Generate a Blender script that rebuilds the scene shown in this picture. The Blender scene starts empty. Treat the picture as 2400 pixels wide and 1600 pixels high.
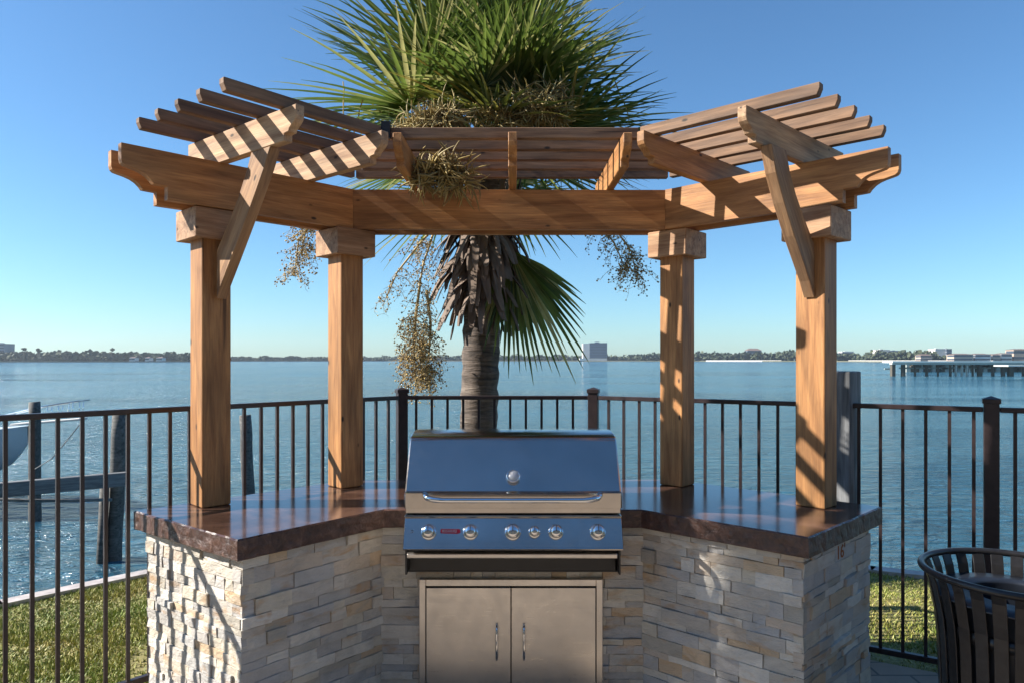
import bpy, bmesh, math, random
from mathutils import Vector, Matrix, noise
R = math.radians
rnd = random.Random(7)
scn = bpy.context.scene
col = scn.collection
EYE = 1.61; F = 1650.0; HZ = 842.0
def at(px, py, D):                      # a pixel of the photograph at depth D -> point in the place
    return Vector(((px - 1200) * D / F, D, EYE - (py - HZ) * D / F))
GZ = -0.06          # lawn
WZ = -1.20          # water level

# ------------------------------------------------------------------ helpers
def tag(o, label=None, cat=None, group=None, kind=None):
    if label: o['label'] = label
    if cat: o['category'] = cat
    if group: o['group'] = group
    if kind: o['kind'] = kind
    return o
def empty(name, loc, label, cat, group=None):
    o = bpy.data.objects.new(name, None); col.objects.link(o); o.location = loc
    o.empty_display_size = .1
    return tag(o, label, cat, group)
class MB:
    def __init__(s): s.v = []; s.f = []; s.smooth = []
    def add(s, vs, fs, sm=False):
        n = len(s.v); s.v += [tuple(v) for v in vs]
        for f in fs: s.f.append(tuple(i + n for i in f)); s.smooth.append(sm)
        return s
    def box(s, x0, x1, y0, y1, z0, z1, M=None):
        vs = [Vector(p) for p in ((x0,y0,z0),(x1,y0,z0),(x1,y1,z0),(x0,y1,z0),(x0,y0,z1),(x1,y0,z1),(x1,y1,z1),(x0,y1,z1))]
        if M: vs = [M @ v for v in vs]
        return s.add(vs, [(0,3,2,1),(4,5,6,7),(0,1,5,4),(1,2,6,5),(2,3,7,6),(3,0,4,7)])
    def prism(s, poly, a, b, axis='y', M=None):
        # poly: (u,z) outline; extruded along axis from a to b
        n = len(poly)
        def P(u, w, t):
            return Vector((u, t, w)) if axis == 'y' else (Vector((t, u, w)) if axis == 'x' else Vector((u, w, t)))
        vs = [P(u, w, a) for u, w in poly] + [P(u, w, b) for u, w in poly]
        if M: vs = [M @ v for v in vs]
        fs = [tuple(range(n)), tuple(range(2*n-1, n-1, -1))]
        for i in range(n): fs.append((i, i+n, (i+1) % n + n, (i+1) % n))
        return s.add(vs, fs)
    def tube(s, pts, r, n=8, cap=True, sm=True):
        pts = [Vector(p) for p in pts]; rs = r if isinstance(r, (list, tuple)) else [r]*len(pts)
        rings = []; up = None
        for i, p in enumerate(pts):
            d = (pts[min(i+1, len(pts)-1)] - pts[max(i-1, 0)])
            if d.length < 1e-9: d = Vector((0,0,1))
            d.normalize()
            if up is None: up = Vector((0,0,1)) if abs(d.z) < .9 else Vector((1,0,0))
            a = d.cross(up)
            if a.length < 1e-6: a = d.orthogonal()
            a.normalize(); b = a.cross(d).normalized(); up = b
            rings.append([p + (a*math.cos(t) + b*math.sin(t))*rs[i] for t in [2*math.pi*k/n for k in range(n)]])
        vs = [v for ring in rings for v in ring]; fs = []
        for i in range(len(pts)-1):
            for k in range(n):
                fs.append((i*n+k, (i+1)*n+k, (i+1)*n+(k+1) % n, i*n+(k+1) % n))
        if cap: fs += [tuple(range(n)), tuple((len(pts)-1)*n+k for k in range(n-1, -1, -1))]
        return s.add(vs, fs, sm)
    def lathe(s, prof, M, n=24, sm=True):      # prof: (radius, height)
        vs = []; fs = []
        for r, h in prof:
            for k in range(n):
                t = 2*math.pi*k/n; vs.append(M @ Vector((r*math.cos(t), r*math.sin(t), h)))
        for i in range(len(prof)-1):
            for k in range(n): fs.append((i*n+k, i*n+(k+1) % n, (i+1)*n+(k+1) % n, (i+1)*n+k))
        fs.append(tuple(range(n-1, -1, -1))); fs.append(tuple((len(prof)-1)*n+k for k in range(n)))
        return s.add(vs, fs, sm)
    def build(s, name, m, parent=None, M=None, bevel=0, smooth=None, seg=1, normals=False):
        me = bpy.data.meshes.new(name)
        me.from_pydata(s.v, [], s.f)
        me.polygons.foreach_set('use_smooth', s.smooth if smooth is None else [smooth]*len(s.f))
        if normals:
            b = bmesh.new(); b.from_mesh(me); bmesh.ops.recalc_face_normals(b, faces=b.faces); b.to_mesh(me); b.free()
        me.update()
        me.materials.append(m)
        o = bpy.data.objects.new(name, me); col.objects.link(o)
        W = M if M else Matrix.Identity(4)
        if parent is not None:
            o.parent = parent
            off = Vector((0,0,0)); q = parent
            while q is not None: off += q.location if q.type == 'EMPTY' else Vector((0,0,0)); q = q.parent
            if parent.type == 'EMPTY': W = Matrix.Translation(-off) @ W
            else:
                # mesh parent may be rotated: put the child into its space
                PW = wm(parent); W = PW.inverted() @ (M if M else Matrix.Identity(4))
        o.matrix_basis = W
        if bevel:
            md = o.modifiers.new('bevel', 'BEVEL'); md.width = bevel; md.segments = seg; md.limit_method = 'ANGLE'; md.angle_limit = R(40)
        return o
def wm(o):
    return (wm(o.parent) @ o.matrix_basis) if o.parent else o.matrix_basis.copy()
def frame(p0, p1):       # local x from p0 to p1 (z stays up as far as possible)
    x = (Vector(p1) - Vector(p0)).normalized(); z = Vector((0,0,1))
    if abs(x.z) > .95: z = Vector((0,1,0))
    y = z.cross(x).normalized(); z = x.cross(y)
    return Matrix(((x.x,y.x,z.x,p0[0]),(x.y,y.y,z.y,p0[1]),(x.z,y.z,z.z,p0[2]),(0,0,0,1)))

# ------------------------------------------------------------------ materials
def new_mat(name):
    m = bpy.data.materials.new(name); m.use_nodes = True
    nt = m.node_tree; nt.nodes.clear()
    out = nt.nodes.new('ShaderNodeOutputMaterial'); bs = nt.nodes.new('ShaderNodeBsdfPrincipled')
    nt.links.new(bs.outputs[0], out.inputs[0])
    return m, nt, bs
def nd(nt, t, **kw):
    n = nt.nodes.new(t)
    for k, v in kw.items():
        if k in n.inputs.keys(): n.inputs[k].default_value = v
        else: setattr(n, k, v)
    return n
def coords(nt, scale=(1,1,1), out='Object', rand=True, loc=(0,0,0)):
    tc = nd(nt, 'ShaderNodeTexCoord'); mp = nd(nt, 'ShaderNodeMapping'); mp.inputs['Scale'].default_value = scale
    mp.inputs['Location'].default_value = loc
    nt.links.new(tc.outputs[out], mp.inputs[0])
    if not rand: return mp.outputs[0]
    oi = nd(nt, 'ShaderNodeObjectInfo'); mu = nd(nt, 'ShaderNodeMath', operation='MULTIPLY'); mu.inputs[1].default_value = 37.0
    nt.links.new(oi.outputs['Random'], mu.inputs[0])
    ad = nd(nt, 'ShaderNodeVectorMath', operation='ADD'); nt.links.new(mp.outputs[0], ad.inputs[0]); nt.links.new(mu.outputs[0], ad.inputs[1])
    return ad.outputs[0]
def noise_n(nt, vec, scale, detail=4, rough=.55, dist=0):
    n = nd(nt, 'ShaderNodeTexNoise'); n.inputs['Scale'].default_value = scale; n.inputs['Detail'].default_value = detail
    n.inputs['Roughness'].default_value = rough; n.inputs['Distortion'].default_value = dist
    if vec is not None: nt.links.new(vec, n.inputs['Vector'])
    return n.outputs['Fac']
def ramp(nt, fac, stops, interp='LINEAR'):
    r = nd(nt, 'ShaderNodeValToRGB'); r.color_ramp.interpolation = interp
    el = r.color_ramp.elements
    while len(el) < len(stops): el.new(.5)
    for e, (p, c) in zip(el, stops):
        e.position = p; e.color = (c, c, c, 1) if isinstance(c, (int, float)) else (*c, 1)
    nt.links.new(fac, r.inputs[0]); return r.outputs[0]
def mix(nt, fac, a, b, mode='MIX'):
    m = nd(nt, 'ShaderNodeMix', data_type='RGBA', blend_type=mode)
    for s, v in ((m.inputs[0], fac), (m.inputs[6], a), (m.inputs[7], b)):
        if isinstance(v, (int, float)): s.default_value = v
        elif isinstance(v, tuple): s.default_value = (*v, 1)
        else: nt.links.new(v, s)
    return m.outputs[2]
def bump(nt, bs, h, strength=.3, dist=.01, prev=None):
    b = nd(nt, 'ShaderNodeBump'); b.inputs['Strength'].default_value = strength; b.inputs['Distance'].default_value = dist
    nt.links.new(h, b.inputs['Height'])
    if prev is not None: nt.links.new(prev, b.inputs['Normal'])
    nt.links.new(b.outputs[0], bs.inputs['Normal']); return b.outputs[0]
def plain(name, c, rough=.5, metal=0, var=.25, nscale=12, bstr=.1, coat=0):
    m, nt, bs = new_mat(name)
    v = coords(nt); n = noise_n(nt, v, nscale, 5)
    c0 = tuple(x*(1-var) for x in c); c1 = tuple(min(1, x*(1+var)) for x in c)
    nt.links.new(ramp(nt, n, [(.3, c0), (.7, c1)]), bs.inputs['Base Color'])
    bs.inputs['Roughness'].default_value = rough; bs.inputs['Metallic'].default_value = metal
    bs.inputs['Coat Weight'].default_value = coat
    if bstr: bump(nt, bs, n, bstr, .004)
    return m
def wood(name, dark, light, knots=True, rough=.62, grey=0):
    m, nt, bs = new_mat(name)
    v = coords(nt, (1.2, 14, 14)); g1 = noise_n(nt, v, 2.2, 7, .6, .6)
    v2 = coords(nt, (.9, 5, 5)); g2 = noise_n(nt, v2, 1.3, 3, .5, 1.5)
    v3 = coords(nt, (3, 60, 60)); g3 = noise_n(nt, v3, 2.5, 4, .6)
    c = ramp(nt, g1, [(.3, dark), (.52, tuple((a*.45+b*.55) for a, b in zip(dark, light))), (.72, light)])
    c2 = ramp(nt, g2, [(.3, .68), (.65, 1.14)])
    c = mix(nt, 1.0, c, c2, 'MULTIPLY')
    c = mix(nt, .5, c, ramp(nt, g3, [(.35, .62), (.6, 1.1)]), 'MULTIPLY')
    if knots:
        vk = coords(nt, (3.2, 7, 7)); vo = nd(nt, 'ShaderNodeTexVoronoi'); vo.inputs['Scale'].default_value = 1.55
        nt.links.new(vk, vo.inputs['Vector'])
        k = ramp(nt, vo.outputs['Distance'], [(.05, 1.0), (.10, 0.0)])
        c = mix(nt, k, c, tuple(x*.16 for x in dark))
    if grey:
        vg = coords(nt, (2, 6, 6)); gg = noise_n(nt, vg, 1.6, 5)
        c = mix(nt, ramp(nt, gg, [(.42, 0.0), (.75, grey)]), c, (.33, .30, .27))
    vc = coords(nt, (.7, 26, 26)); ck = noise_n(nt, vc, 1.7, 3, .5, .4)
    c = mix(nt, ramp(nt, ck, [(.27, .75), (.33, 0.0)]), c, tuple(x*.22 for x in dark))
    oi = nd(nt, 'ShaderNodeObjectInfo'); c = mix(nt, .45, c, ramp(nt, oi.outputs['Random'], [(0, .78), (1, 1.14)]), 'MULTIPLY')
    nt.links.new(c, bs.inputs['Base Color']); bs.inputs['Roughness'].default_value = rough
    ad = nd(nt, 'ShaderNodeMath', operation='ADD'); nt.links.new(g1, ad.inputs[0]); nt.links.new(g3, ad.inputs[1])
    bump(nt, bs, ad.outputs[0], .35, .003)
    return m
M_post = wood('cedar_stained', (0.26, 0.105, 0.030), (0.53, 0.262, 0.092))
M_raft = wood('cedar_weathered', (0.27, 0.14, 0.068), (0.60, 0.395, 0.225), grey=.22, rough=.75)
M_cap = wood('cedar_cap', (.27,.13,.06), (.56,.35,.20), rough=.7)
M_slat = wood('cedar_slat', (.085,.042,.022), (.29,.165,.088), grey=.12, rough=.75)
M_brace = wood('cedar_brace', (.22,.105,.045), (.50,.29,.14), grey=.15, rough=.7)
M_grey = wood('driftwood_grey', (.07, .075, .08), (.25, .26, .27), knots=False, rough=.85)
M_pile = wood('wet_piling', (.035, .035, .032), (.15, .15, .14), knots=False, rough=.8)
M_beam = wood('dock_timber', (.09, .095, .1), (.25, .26, .26), knots=False, rough=.85)

def stone_mat():
    m, nt, bs = new_mat('ledge_stone')
    ge = nd(nt, 'ShaderNodeNewGeometry')
    c = ramp(nt, ge.outputs['Random Per Island'], [(0, (.55,.51,.45)), (.12, (.70,.65,.56)), (.24, (.50,.485,.46)), (.33, (.64,.58,.47)), (.44, (.53,.50,.46)), (.55, (.74,.70,.62)), (.65, (.60,.51,.41)), (.72, (.63,.59,.52)), (.82, (.64,.49,.33)), (.88, (.47,.43,.36)), (.93, (.58,.53,.45))], 'CONSTANT')
    v = coords(nt, rand=False); n = noise_n(nt, v, 7, 6, .6, .8)
    # rusty veins that belong to the stone
    v2 = coords(nt, (5, 5, 12), rand=False)
    ad = nd(nt, 'ShaderNodeVectorMath', operation='ADD'); nt.links.new(v2, ad.inputs[0])
    mu = nd(nt, 'ShaderNodeMath', operation='MULTIPLY'); mu.inputs[1].default_value = 50; nt.links.new(ge.outputs['Random Per Island'], mu.inputs[0]); nt.links.new(mu.outputs[0], ad.inputs[1])
    r = noise_n(nt, ad.outputs[0], 1.1, 4, .5, .6)
    c = mix(nt, ramp(nt, r, [(.57, 0.0), (.70, .65)]), c, (.50, .29, .12))
    c = mix(nt, ramp(nt, r, [(.3, .35), (.42, 0.0)]), c, (.36, .36, .345))
    c = mix(nt, .8, c, ramp(nt, n, [(.25, .72), (.7, 1.12)]), 'MULTIPLY')
    nt.links.new(c, bs.inputs['Base Color']); bs.inputs['Roughness'].default_value = .72
    v3 = coords(nt, (1, 1, 2.2), rand=False); h = noise_n(nt, v3, 22, 8, .7, .4)
    bump(nt, bs, h, .8, .016)
    return m
M_stone = stone_mat()
M_mortar = plain('mortar', (.12, .11, .10), .9)
def counter_mat():
    m, nt, bs = new_mat('stained_concrete')
    v = coords(nt, (1, 1, 1)); n1 = noise_n(nt, v, 3.2, 7, .62, 1.2); n2 = noise_n(nt, v, 22, 6, .7, .5); n3 = noise_n(nt, v, 1.5, 3)
    c = ramp(nt, n1, [(.25, (.026,.014,.010)), (.5, (.070,.036,.025)), (.75, (.17,.095,.068))])
    c = mix(nt, .7, c, ramp(nt, n2, [(.3, .55), (.7, 1.3)]), 'MULTIPLY')
    nt.links.new(c, bs.inputs['Base Color'])
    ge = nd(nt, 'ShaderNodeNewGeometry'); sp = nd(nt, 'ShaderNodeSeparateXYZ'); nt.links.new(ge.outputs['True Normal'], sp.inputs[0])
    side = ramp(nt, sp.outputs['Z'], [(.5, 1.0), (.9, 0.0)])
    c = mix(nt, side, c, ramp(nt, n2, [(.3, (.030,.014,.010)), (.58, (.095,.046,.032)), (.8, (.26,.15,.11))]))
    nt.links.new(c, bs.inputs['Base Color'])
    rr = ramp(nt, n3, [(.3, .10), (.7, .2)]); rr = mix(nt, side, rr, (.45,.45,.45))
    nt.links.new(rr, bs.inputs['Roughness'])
    bs.inputs['Coat Weight'].default_value = .15; bs.inputs['Coat Roughness'].default_value = .05
    n4 = noise_n(nt, v, 14, 3); b0 = nd(nt, 'ShaderNodeBump'); b0.inputs['Distance'].default_value = .002; b0.inputs['Strength'].default_value = .10
    nt.links.new(n4, b0.inputs['Height'])
    b1 = nd(nt, 'ShaderNodeBump'); b1.inputs['Distance'].default_value = .010; nt.links.new(n2, b1.inputs['Height']); nt.links.new(side, b1.inputs['Strength']); nt.links.new(b0.outputs[0], b1.inputs['Normal'])
    nt.links.new(b1.outputs[0], bs.inputs['Normal'])
    return m
M_counter = counter_mat()
def steel(name, c=(.62,.62,.62), rough=.16, brushed=True, stretch=(1, 90, 90)):
    m, nt, bs = new_mat(name)
    v = coords(nt, stretch); n = noise_n(nt, v, 6, 4, .6)
    v2 = coords(nt); n2 = noise_n(nt, v2, 5, 4)
    nt.links.new(mix(nt, 1.0, tuple(c), ramp(nt, n2, [(.3, .88), (.7, 1.04)]), 'MULTIPLY'), bs.inputs['Base Color'])
    bs.inputs['Metallic'].default_value = 1
    sm_ = noise_n(nt, coords(nt, (1,1,1)), 9, 6, .65, 1.2)
    ad = mix(nt, 1.0, ramp(nt, n, [(.3, rough*.85), (.7, rough*1.25)]), ramp(nt, sm_, [(.42, .92), (.62, 1.16)]), 'MULTIPLY')
    nt.links.new(ad, bs.inputs['Roughness'])
    if brushed: bump(nt, bs, n, .05, .0006)
    return m
M_steel = steel('brushed_steel', (.53,.49,.45)); M_chrome = steel('polished_steel', (.8,.8,.8), .06, False)
M_door = steel('satin_steel', (.70,.66,.61), .33); M_dark = plain('black_enamel', (.012,.012,.014), .35)
M_glass = plain('gauge_face', (.5,.5,.5), .15, 0, .1, coat=1)
M_red = plain('red_badge', (.32,.012,.035), .3); M_white = plain('white_paint', (.78,.78,.76), .5, var=.06)
M_lettering = plain('badge_lettering', (.55,.55,.6), .3, .6)
M_rust = plain('rust_lettering', (.30,.10,.025), .85, var=.45, nscale=60)
M_fence = plain('bronze_painted_metal', (.030,.020,.021), .38, .0, .3, 25, .15)
M_can = plain('black_powder_coat', (.022,.021,.022), .3, .3, .25, 40, .1)
M_liner = plain('black_plastic', (.02,.025,.035), .4)
def leaf_mat(name, dark, light, tip, trans=.25, rough=.42):
    m, nt, bs = new_mat(name)
    ge = nd(nt, 'ShaderNodeNewGeometry')
    c = ramp(nt, ge.outputs['Random Per Island'], [(0, dark), (.6, light), (.93, tip)])
    v = coords(nt); n = noise_n(nt, v, 9, 3)
    c = mix(nt, .6, c, ramp(nt, n, [(.3, .6), (.7, 1.2)]), 'MULTIPLY')
    nt.links.new(c, bs.inputs['Base Color']); bs.inputs['Roughness'].default_value = rough
    tr = nd(nt, 'ShaderNodeBsdfTranslucent'); nt.links.new(c, tr.inputs[0])
    mx = nd(nt, 'ShaderNodeMixShader'); mx.inputs[0].default_value = trans
    out = [x for x in nt.nodes if x.type == 'OUTPUT_MATERIAL'][0]
    nt.links.new(bs.outputs[0], mx.inputs[1]); nt.links.new(tr.outputs[0], mx.inputs[2]); nt.links.new(mx.outputs[0], out.inputs[0])
    return m
M_leaf = leaf_mat('palm_green', (.045,.085,.015), (.18,.25,.05), (.50,.47,.19), .35, .3)
M_leafy = leaf_mat('palm_yellowing', (.09,.12,.02), (.20,.20,.035), (.42,.30,.07), .3)
M_straw = leaf_mat('dry_straw', (.17,.115,.035), (.40,.30,.10), (.58,.48,.22), .15, .6)
M_boot = leaf_mat('dead_leaf_base', (.085,.055,.038), (.20,.145,.108), (.44,.38,.31), 0, .75)
M_berry = leaf_mat('palm_seeds', (.10,.055,.02), (.42,.28,.09), (.60,.45,.18), 0, .5)
M_twig = leaf_mat('seed_stalk', (.22,.15,.06), (.42,.31,.13), (.5,.4,.2), 0, .6)
def trunk_mat():
    m, nt, bs = new_mat('palm_bark')
    v = coords(nt, (3, 3, 22), rand=False); n = noise_n(nt, v, 1.5, 6, .6, .6); v2 = coords(nt, (14, 14, 5), rand=False); n2 = noise_n(nt, v2, 2, 5)
    c = ramp(nt, n, [(.3, (.035,.027,.022)), (.55, (.13,.10,.08)), (.75, (.27,.225,.18))])
    c = mix(nt, .7, c, ramp(nt, n2, [(.3, .6), (.65, 1.15)]), 'MULTIPLY')
    nt.links.new(c, bs.inputs['Base Color']); bs.inputs['Roughness'].default_value = .85
    bump(nt, bs, n, .8, .02); return m
M_bark = trunk_mat()
def grass_mat():
    m, nt, bs = new_mat('grass_blades')
    ge = nd(nt, 'ShaderNodeNewGeometry')
    c = ramp(nt, ge.outputs['Random Per Island'], [(0, (.11,.14,.025)), (.4, (.22,.25,.045)), (.7, (.34,.33,.08)), (.92, (.48,.42,.18))])
    v = coords(nt, rand=False); n = noise_n(nt, v, 1.6, 4)
    c = mix(nt, .8, c, ramp(nt, n, [(.3, (.62,.95,.6)), (.7, (1.25,1.08,1.0))]), 'MULTIPLY')
    nt.links.new(c, bs.inputs['Base Color']); bs.inputs['Roughness'].default_value = .6; return m
M_grass = grass_mat()
def ground_mat(name, a, b, scale, bs_=.4, rough=.9):
    m, nt, bs = new_mat(name)
    v = coords(nt, rand=False); n = noise_n(nt, v, scale, 8, .65); n2 = noise_n(nt, v, scale*12, 4)
    c = ramp(nt, n, [(.3, a), (.7, b)]); c = mix(nt, .6, c, ramp(nt, n2, [(.3, .6), (.7, 1.25)]), 'MULTIPLY')
    nt.links.new(c, bs.inputs['Base Color']); bs.inputs['Roughness'].default_value = rough
    bump(nt, bs, n2, bs_, .02); return m
M_soil = ground_mat('lawn_soil', (.16,.15,.05), (.30,.26,.10), 2.2)
M_far = ground_mat('far_bank', (.09,.10,.06), (.2,.19,.13), .02)
def patio_mat():
    m, nt, bs = new_mat('patio_paving')
    v = coords(nt, rand=False); br = nd(nt, 'ShaderNodeTexBrick'); br.inputs['Scale'].default_value = 1.6
    br.inputs['Color1'].default_value = (.38,.31,.24,1); br.inputs['Color2'].default_value = (.33,.27,.21,1); br.inputs['Mortar'].default_value = (.16,.14,.12,1)
    br.inputs['Mortar Size'].default_value = .012; nt.links.new(v, br.inputs[0])
    n = noise_n(nt, v, 3, 7); c = mix(nt, .6, br.outputs[0], ramp(nt, n, [(.3,.7),(.7,1.15)]), 'MULTIPLY')
    nt.links.new(c, bs.inputs['Base Color']); bs.inputs['Roughness'].default_value = .75; bump(nt, bs, n, .2, .01); return m
M_patio = patio_mat()
def water_mat():
    m, nt, bs = new_mat('bay_water')
    v = coords(nt, (1, 2.6, 1), rand=False)
    v2 = coords(nt, (.05, .16, 1), rand=False)
    n1 = noise_n(nt, v, 1.5, 5, .6, .5); n2 = noise_n(nt, v, .35, 3, .5, .3); n3 = noise_n(nt, v2, .6, 4, .6)
    bs.inputs['Base Color'].default_value = (.045,.115,.135,1)
    nt.links.new(ramp(nt, n3, [(.3, (.022,.09,.145)), (.7, (.042,.135,.19))]), bs.inputs['Base Color'])
    bs.inputs['Roughness'].default_value = .09; bs.inputs['IOR'].default_value = 1.33
    nt.links.new(ramp(nt, n3, [(.35, .07), (.65, .16)]), bs.inputs['Roughness'])
    ad = nd(nt, 'ShaderNodeMath', operation='ADD'); nt.links.new(n1, ad.inputs[0]); nt.links.new(n2, ad.inputs[1])
    bump(nt, bs, ad.outputs[0], 1.0, .42); return m
M_water = water_mat()
def bld(name, c, rough=.7): return plain(name, c, rough, 0, .08, .2, 0)
M_bw = bld('pale_render', (.62,.6,.56)); M_bt = bld('tan_render', (.50,.38,.29)); M_bg = bld('grey_panel', (.20,.23,.27)); M_roof = bld('brown_roof', (.17,.12,.10))
M_bwin = bld('dark_windows', (.05,.07,.10), .2); M_pier = bld('pier_concrete', (.40,.44,.40)); M_pierw = bld('pier_deck_paint', (.62,.68,.63)); M_pp = bld('pier_piling', (.10,.09,.07))
M_ftree = leaf_mat('far_foliage', (.020,.034,.018), (.045,.065,.030), (.08,.095,.045), 0, .8)
M_hull = plain('boat_gelcoat', (.55,.58,.6), .25, 0, .05, 3, 0)

# ------------------------------------------------------------------ setting: ground, water, far shore
shore = [(-40,-6), (-9.5,-1.6), (-3.45,4.75), (-2.8,5.46), (-1.3,6.95), (1.1,6.95), (2.83,5.53), (3.16,5.38), (7.5,2.0), (40,-6)]
g = MB(); n = len(shore)
poly = [(-1500,-6), *shore, (1500,-6), (1500,-1500), (-1500,-1500)]
g.add([(x, y, GZ) for x, y in poly], [tuple(range(len(poly)))])
b = bmesh.new(); o = g.build('ground', M_soil); b.from_mesh(o.data); bmesh.ops.triangulate(b, faces=b.faces); bmesh.ops.recalc_face_normals(b, faces=b.faces); b.to_mesh(o.data); b.free()
tag(o, 'dry lawn soil of the bank inside and outside the fence', kind='structure')
w = MB(); w.add([(-6000,-7,WZ),(6000,-7,WZ),(6000,6000,WZ),(-6000,6000,WZ)], [(0,1,2,3)])
tag(w.build('water', M_water), 'rippled blue bay water reaching to the far shore', kind='structure')
# paving inside the fence
FA = Vector((-2.2,3.02)); FB = Vector((-.729,4.66)); FC = Vector((.539,4.66)); FE = Vector((2.41,3.54))
dL = (FA-FB).normalized(); dR = (FE-FC).normalized()
FA2 = FA + dL*3.2; FE2 = FE + dR*3.4
p = MB(); pts = [(FA2.x,FA2.y),(FB.x+.03,FB.y-.06),(FC.x-.03,FC.y-.06),(FE2.x,FE2.y),(FE2.x,-14),(FA2.x,-14)]
p.add([(x,y,0) for x,y in pts]+[(x,y,GZ-.1) for x,y in pts], [tuple(range(5,-1,-1))]+[(i,(i+1)%6,(i+1)%6+6,i+6) for i in range(6)])
tag(p.build('patio', M_patio, normals=True), 'tan paved patio floor inside the fence', kind='structure')
# bulkhead: timber cap and boards along the water's edge
bk = empty('seawall', (0, 6.9, WZ), 'low timber seawall with a pale cap holding the lawn above the water', 'seawall')
face = MB(); cap = MB()
for (x0,y0),(x1,y1) in zip(shore[:-1], shore[1:]):
    Mx = frame((x0,y0,0),(x1,y1,0)); L = (Vector((x1,y1))-Vector((x0,y0))).length
    face.box(0, L, .0, .06, WZ-.6, GZ-.005, Mx); cap.box(-.01, L+.01, -.035, .085, GZ-.004, GZ+.03, Mx)
face.build('boards', M_pile, bk); cap.build('cap_rail', M_white and plain('pale_cap', (.42,.38,.36), .7), bk)

# grass blades: stuff
gb = MB(); gr = random.Random(3)
def inside(x, y):      # between fence and seawall
    c = False; P = [(a, b) for a, b in shore]
    j = len(P)-1
    for i in range(len(P)):
        if (P[i][1] > y) != (P[j][1] > y) and x < (P[j][0]-P[i][0])*(y-P[i][1])/(P[j][1]-P[i][1])+P[i][0]: c = not c
        j = i
    return c
def grass_zone(x0,x1,y0,y1,n,test):
    k = 0
    while k < n:
        x = gr.uniform(x0,x1); y = gr.uniform(y0,y1)
        if not test(x,y): k += .2; continue
        k += 1
        if noise.noise(Vector((x*1.3+9,y*1.3,4))) > .28 and gr.random() < .75: continue
        h = gr.uniform(.010,.024)*(1.3 if noise.noise(Vector((x*2.2,y*2.2,0))) > 0 else .8); a = gr.uniform(0, 6.28); wd = gr.uniform(.003,.0055)
        lx, ly = gr.uniform(-.018,.018), gr.uniform(-.018,.018); cx, cy = math.cos(a)*wd, math.sin(a)*wd
        gb.add([(x-cx,y-cy,GZ),(x+cx,y+cy,GZ),(x+lx,y+ly,GZ+h)], [(0,1,2)])
def leftz(x,y):
    d = Vector((x,y))-FB; return inside(x,y) and (d.x*dL.y - d.y*dL.x) > .02 and y < 6.9
def rightz(x,y):
    d = Vector((x,y))-FC; return inside(x,y) and (d.x*dR.y - d.y*dR.x) < -.02
grass_zone(-4.6,-1.4,2.7,6.9, 95000, leftz)
grass_zone(.9,5.2,3.0,6.9, 60000, rightz)
tag(gb.build('grass', M_grass), 'short dry yellow-green grass outside the fence', 'grass', kind='stuff')

# ------------------------------------------------------------------ kitchen island
CT = .91; CB = .824
front = [Vector(q) for q in ((-1.754,3.262),(-1.068,2.737),(-.598,3.295),(.602,3.285),(1.170,2.775),(1.766,3.358))]
back = [Vector((.93,4.12)), Vector((-.95,4.10))]
isl = empty('kitchen_island', (0,3.6,0), 'stone-clad outdoor kitchen island with a glossy brown countertop under the pergola', 'kitchen island')
def inset(P, d):
    out = []; n = len(P)
    for i in range(n):
        a, b_, c = P[i-1], P[i], P[(i+1) % n]
        e1 = (b_-a).normalized(); e2 = (c-b_).normalized()
        n1 = Vector((-e1.y, e1.x)); n2 = Vector((-e2.y, e2.x))
        bis = (n1+n2); bis = bis/ (bis.dot(n1)) if abs(bis.dot(n1)) > 1e-6 else n1
        out.append(b_ + bis*d)
    return out
full = front + back        # counter-clockwise seen from above
# countertop with a notch for the grill
GX0, GX1 = -.484, .494
ctop = [front[0], front[1], front[2], Vector((GX0,3.294)), Vector((GX0,3.80)), Vector((GX1,3.80)), Vector((GX1,3.286)), front[3], front[4], front[5], back[0], back[1]]
def subdiv(P, step, notch=()):
    out = []
    for i in range(len(P)):
        a, b_ = P[i], P[(i+1) % len(P)]; L = (b_-a).length; k = max(1, int(L/step)) if i not in notch else 1
        for j in range(k): out.append((a.lerp(b_, j/k), j == 0))
    return out
ct = MB(); cp = subdiv(ctop, .012, (3,4,5)); N = len(cp)
rings = []
zs = [(CT,.006),(CT-.005,.0),(CT-.025,0),(CT-.045,0),(CT-.065,0),(CT-.082,0),(CB,.004)]
cen = Vector((0,3.9))
for zi, (z, ins) in enumerate(zs):
    ring = []
    for i, (q, cr) in enumerate(cp):
        a = cp[i-1][0]; c = cp[(i+1) % N][0]; e = (c-a).normalized(); nn = Vector((e.y, -e.x))
        amp = 0 if zi == 0 else .0032
        dd = noise.noise(Vector((q.x*26, q.y*26, z*34)))*amp + noise.noise(Vector((q.x*70, q.y*70, z*70)))*amp*.5 if amp else 0
        wav = noise.noise(Vector((q.x*9, q.y*9, 2)))*.004
        qq = q + nn*(dd + wav - ins); ring.append((qq.x, qq.y, z + (noise.noise(Vector((q.x*30,q.y*30,7)))*.0015 if zi == 1 else 0)))
    rings.append(ring)
vs = [v for r_ in rings for v in r_]; fs = []
for k in range(len(zs)-1):
    for i in range(N): fs.append((k*N+i, (k+1)*N+i, (k+1)*N+(i+1) % N, k*N+(i+1) % N))
fs.append(tuple(range(N))); fs.append(tuple((len(zs)-1)*N+i for i in range(N-1,-1,-1)))
ct.add(vs, fs)
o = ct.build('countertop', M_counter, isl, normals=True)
b = bmesh.new(); b.from_mesh(o.data); bmesh.ops.triangulate(b, faces=[f for f in b.faces if len(f.verts) > 8]); b.to_mesh(o.data); b.free()
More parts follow.
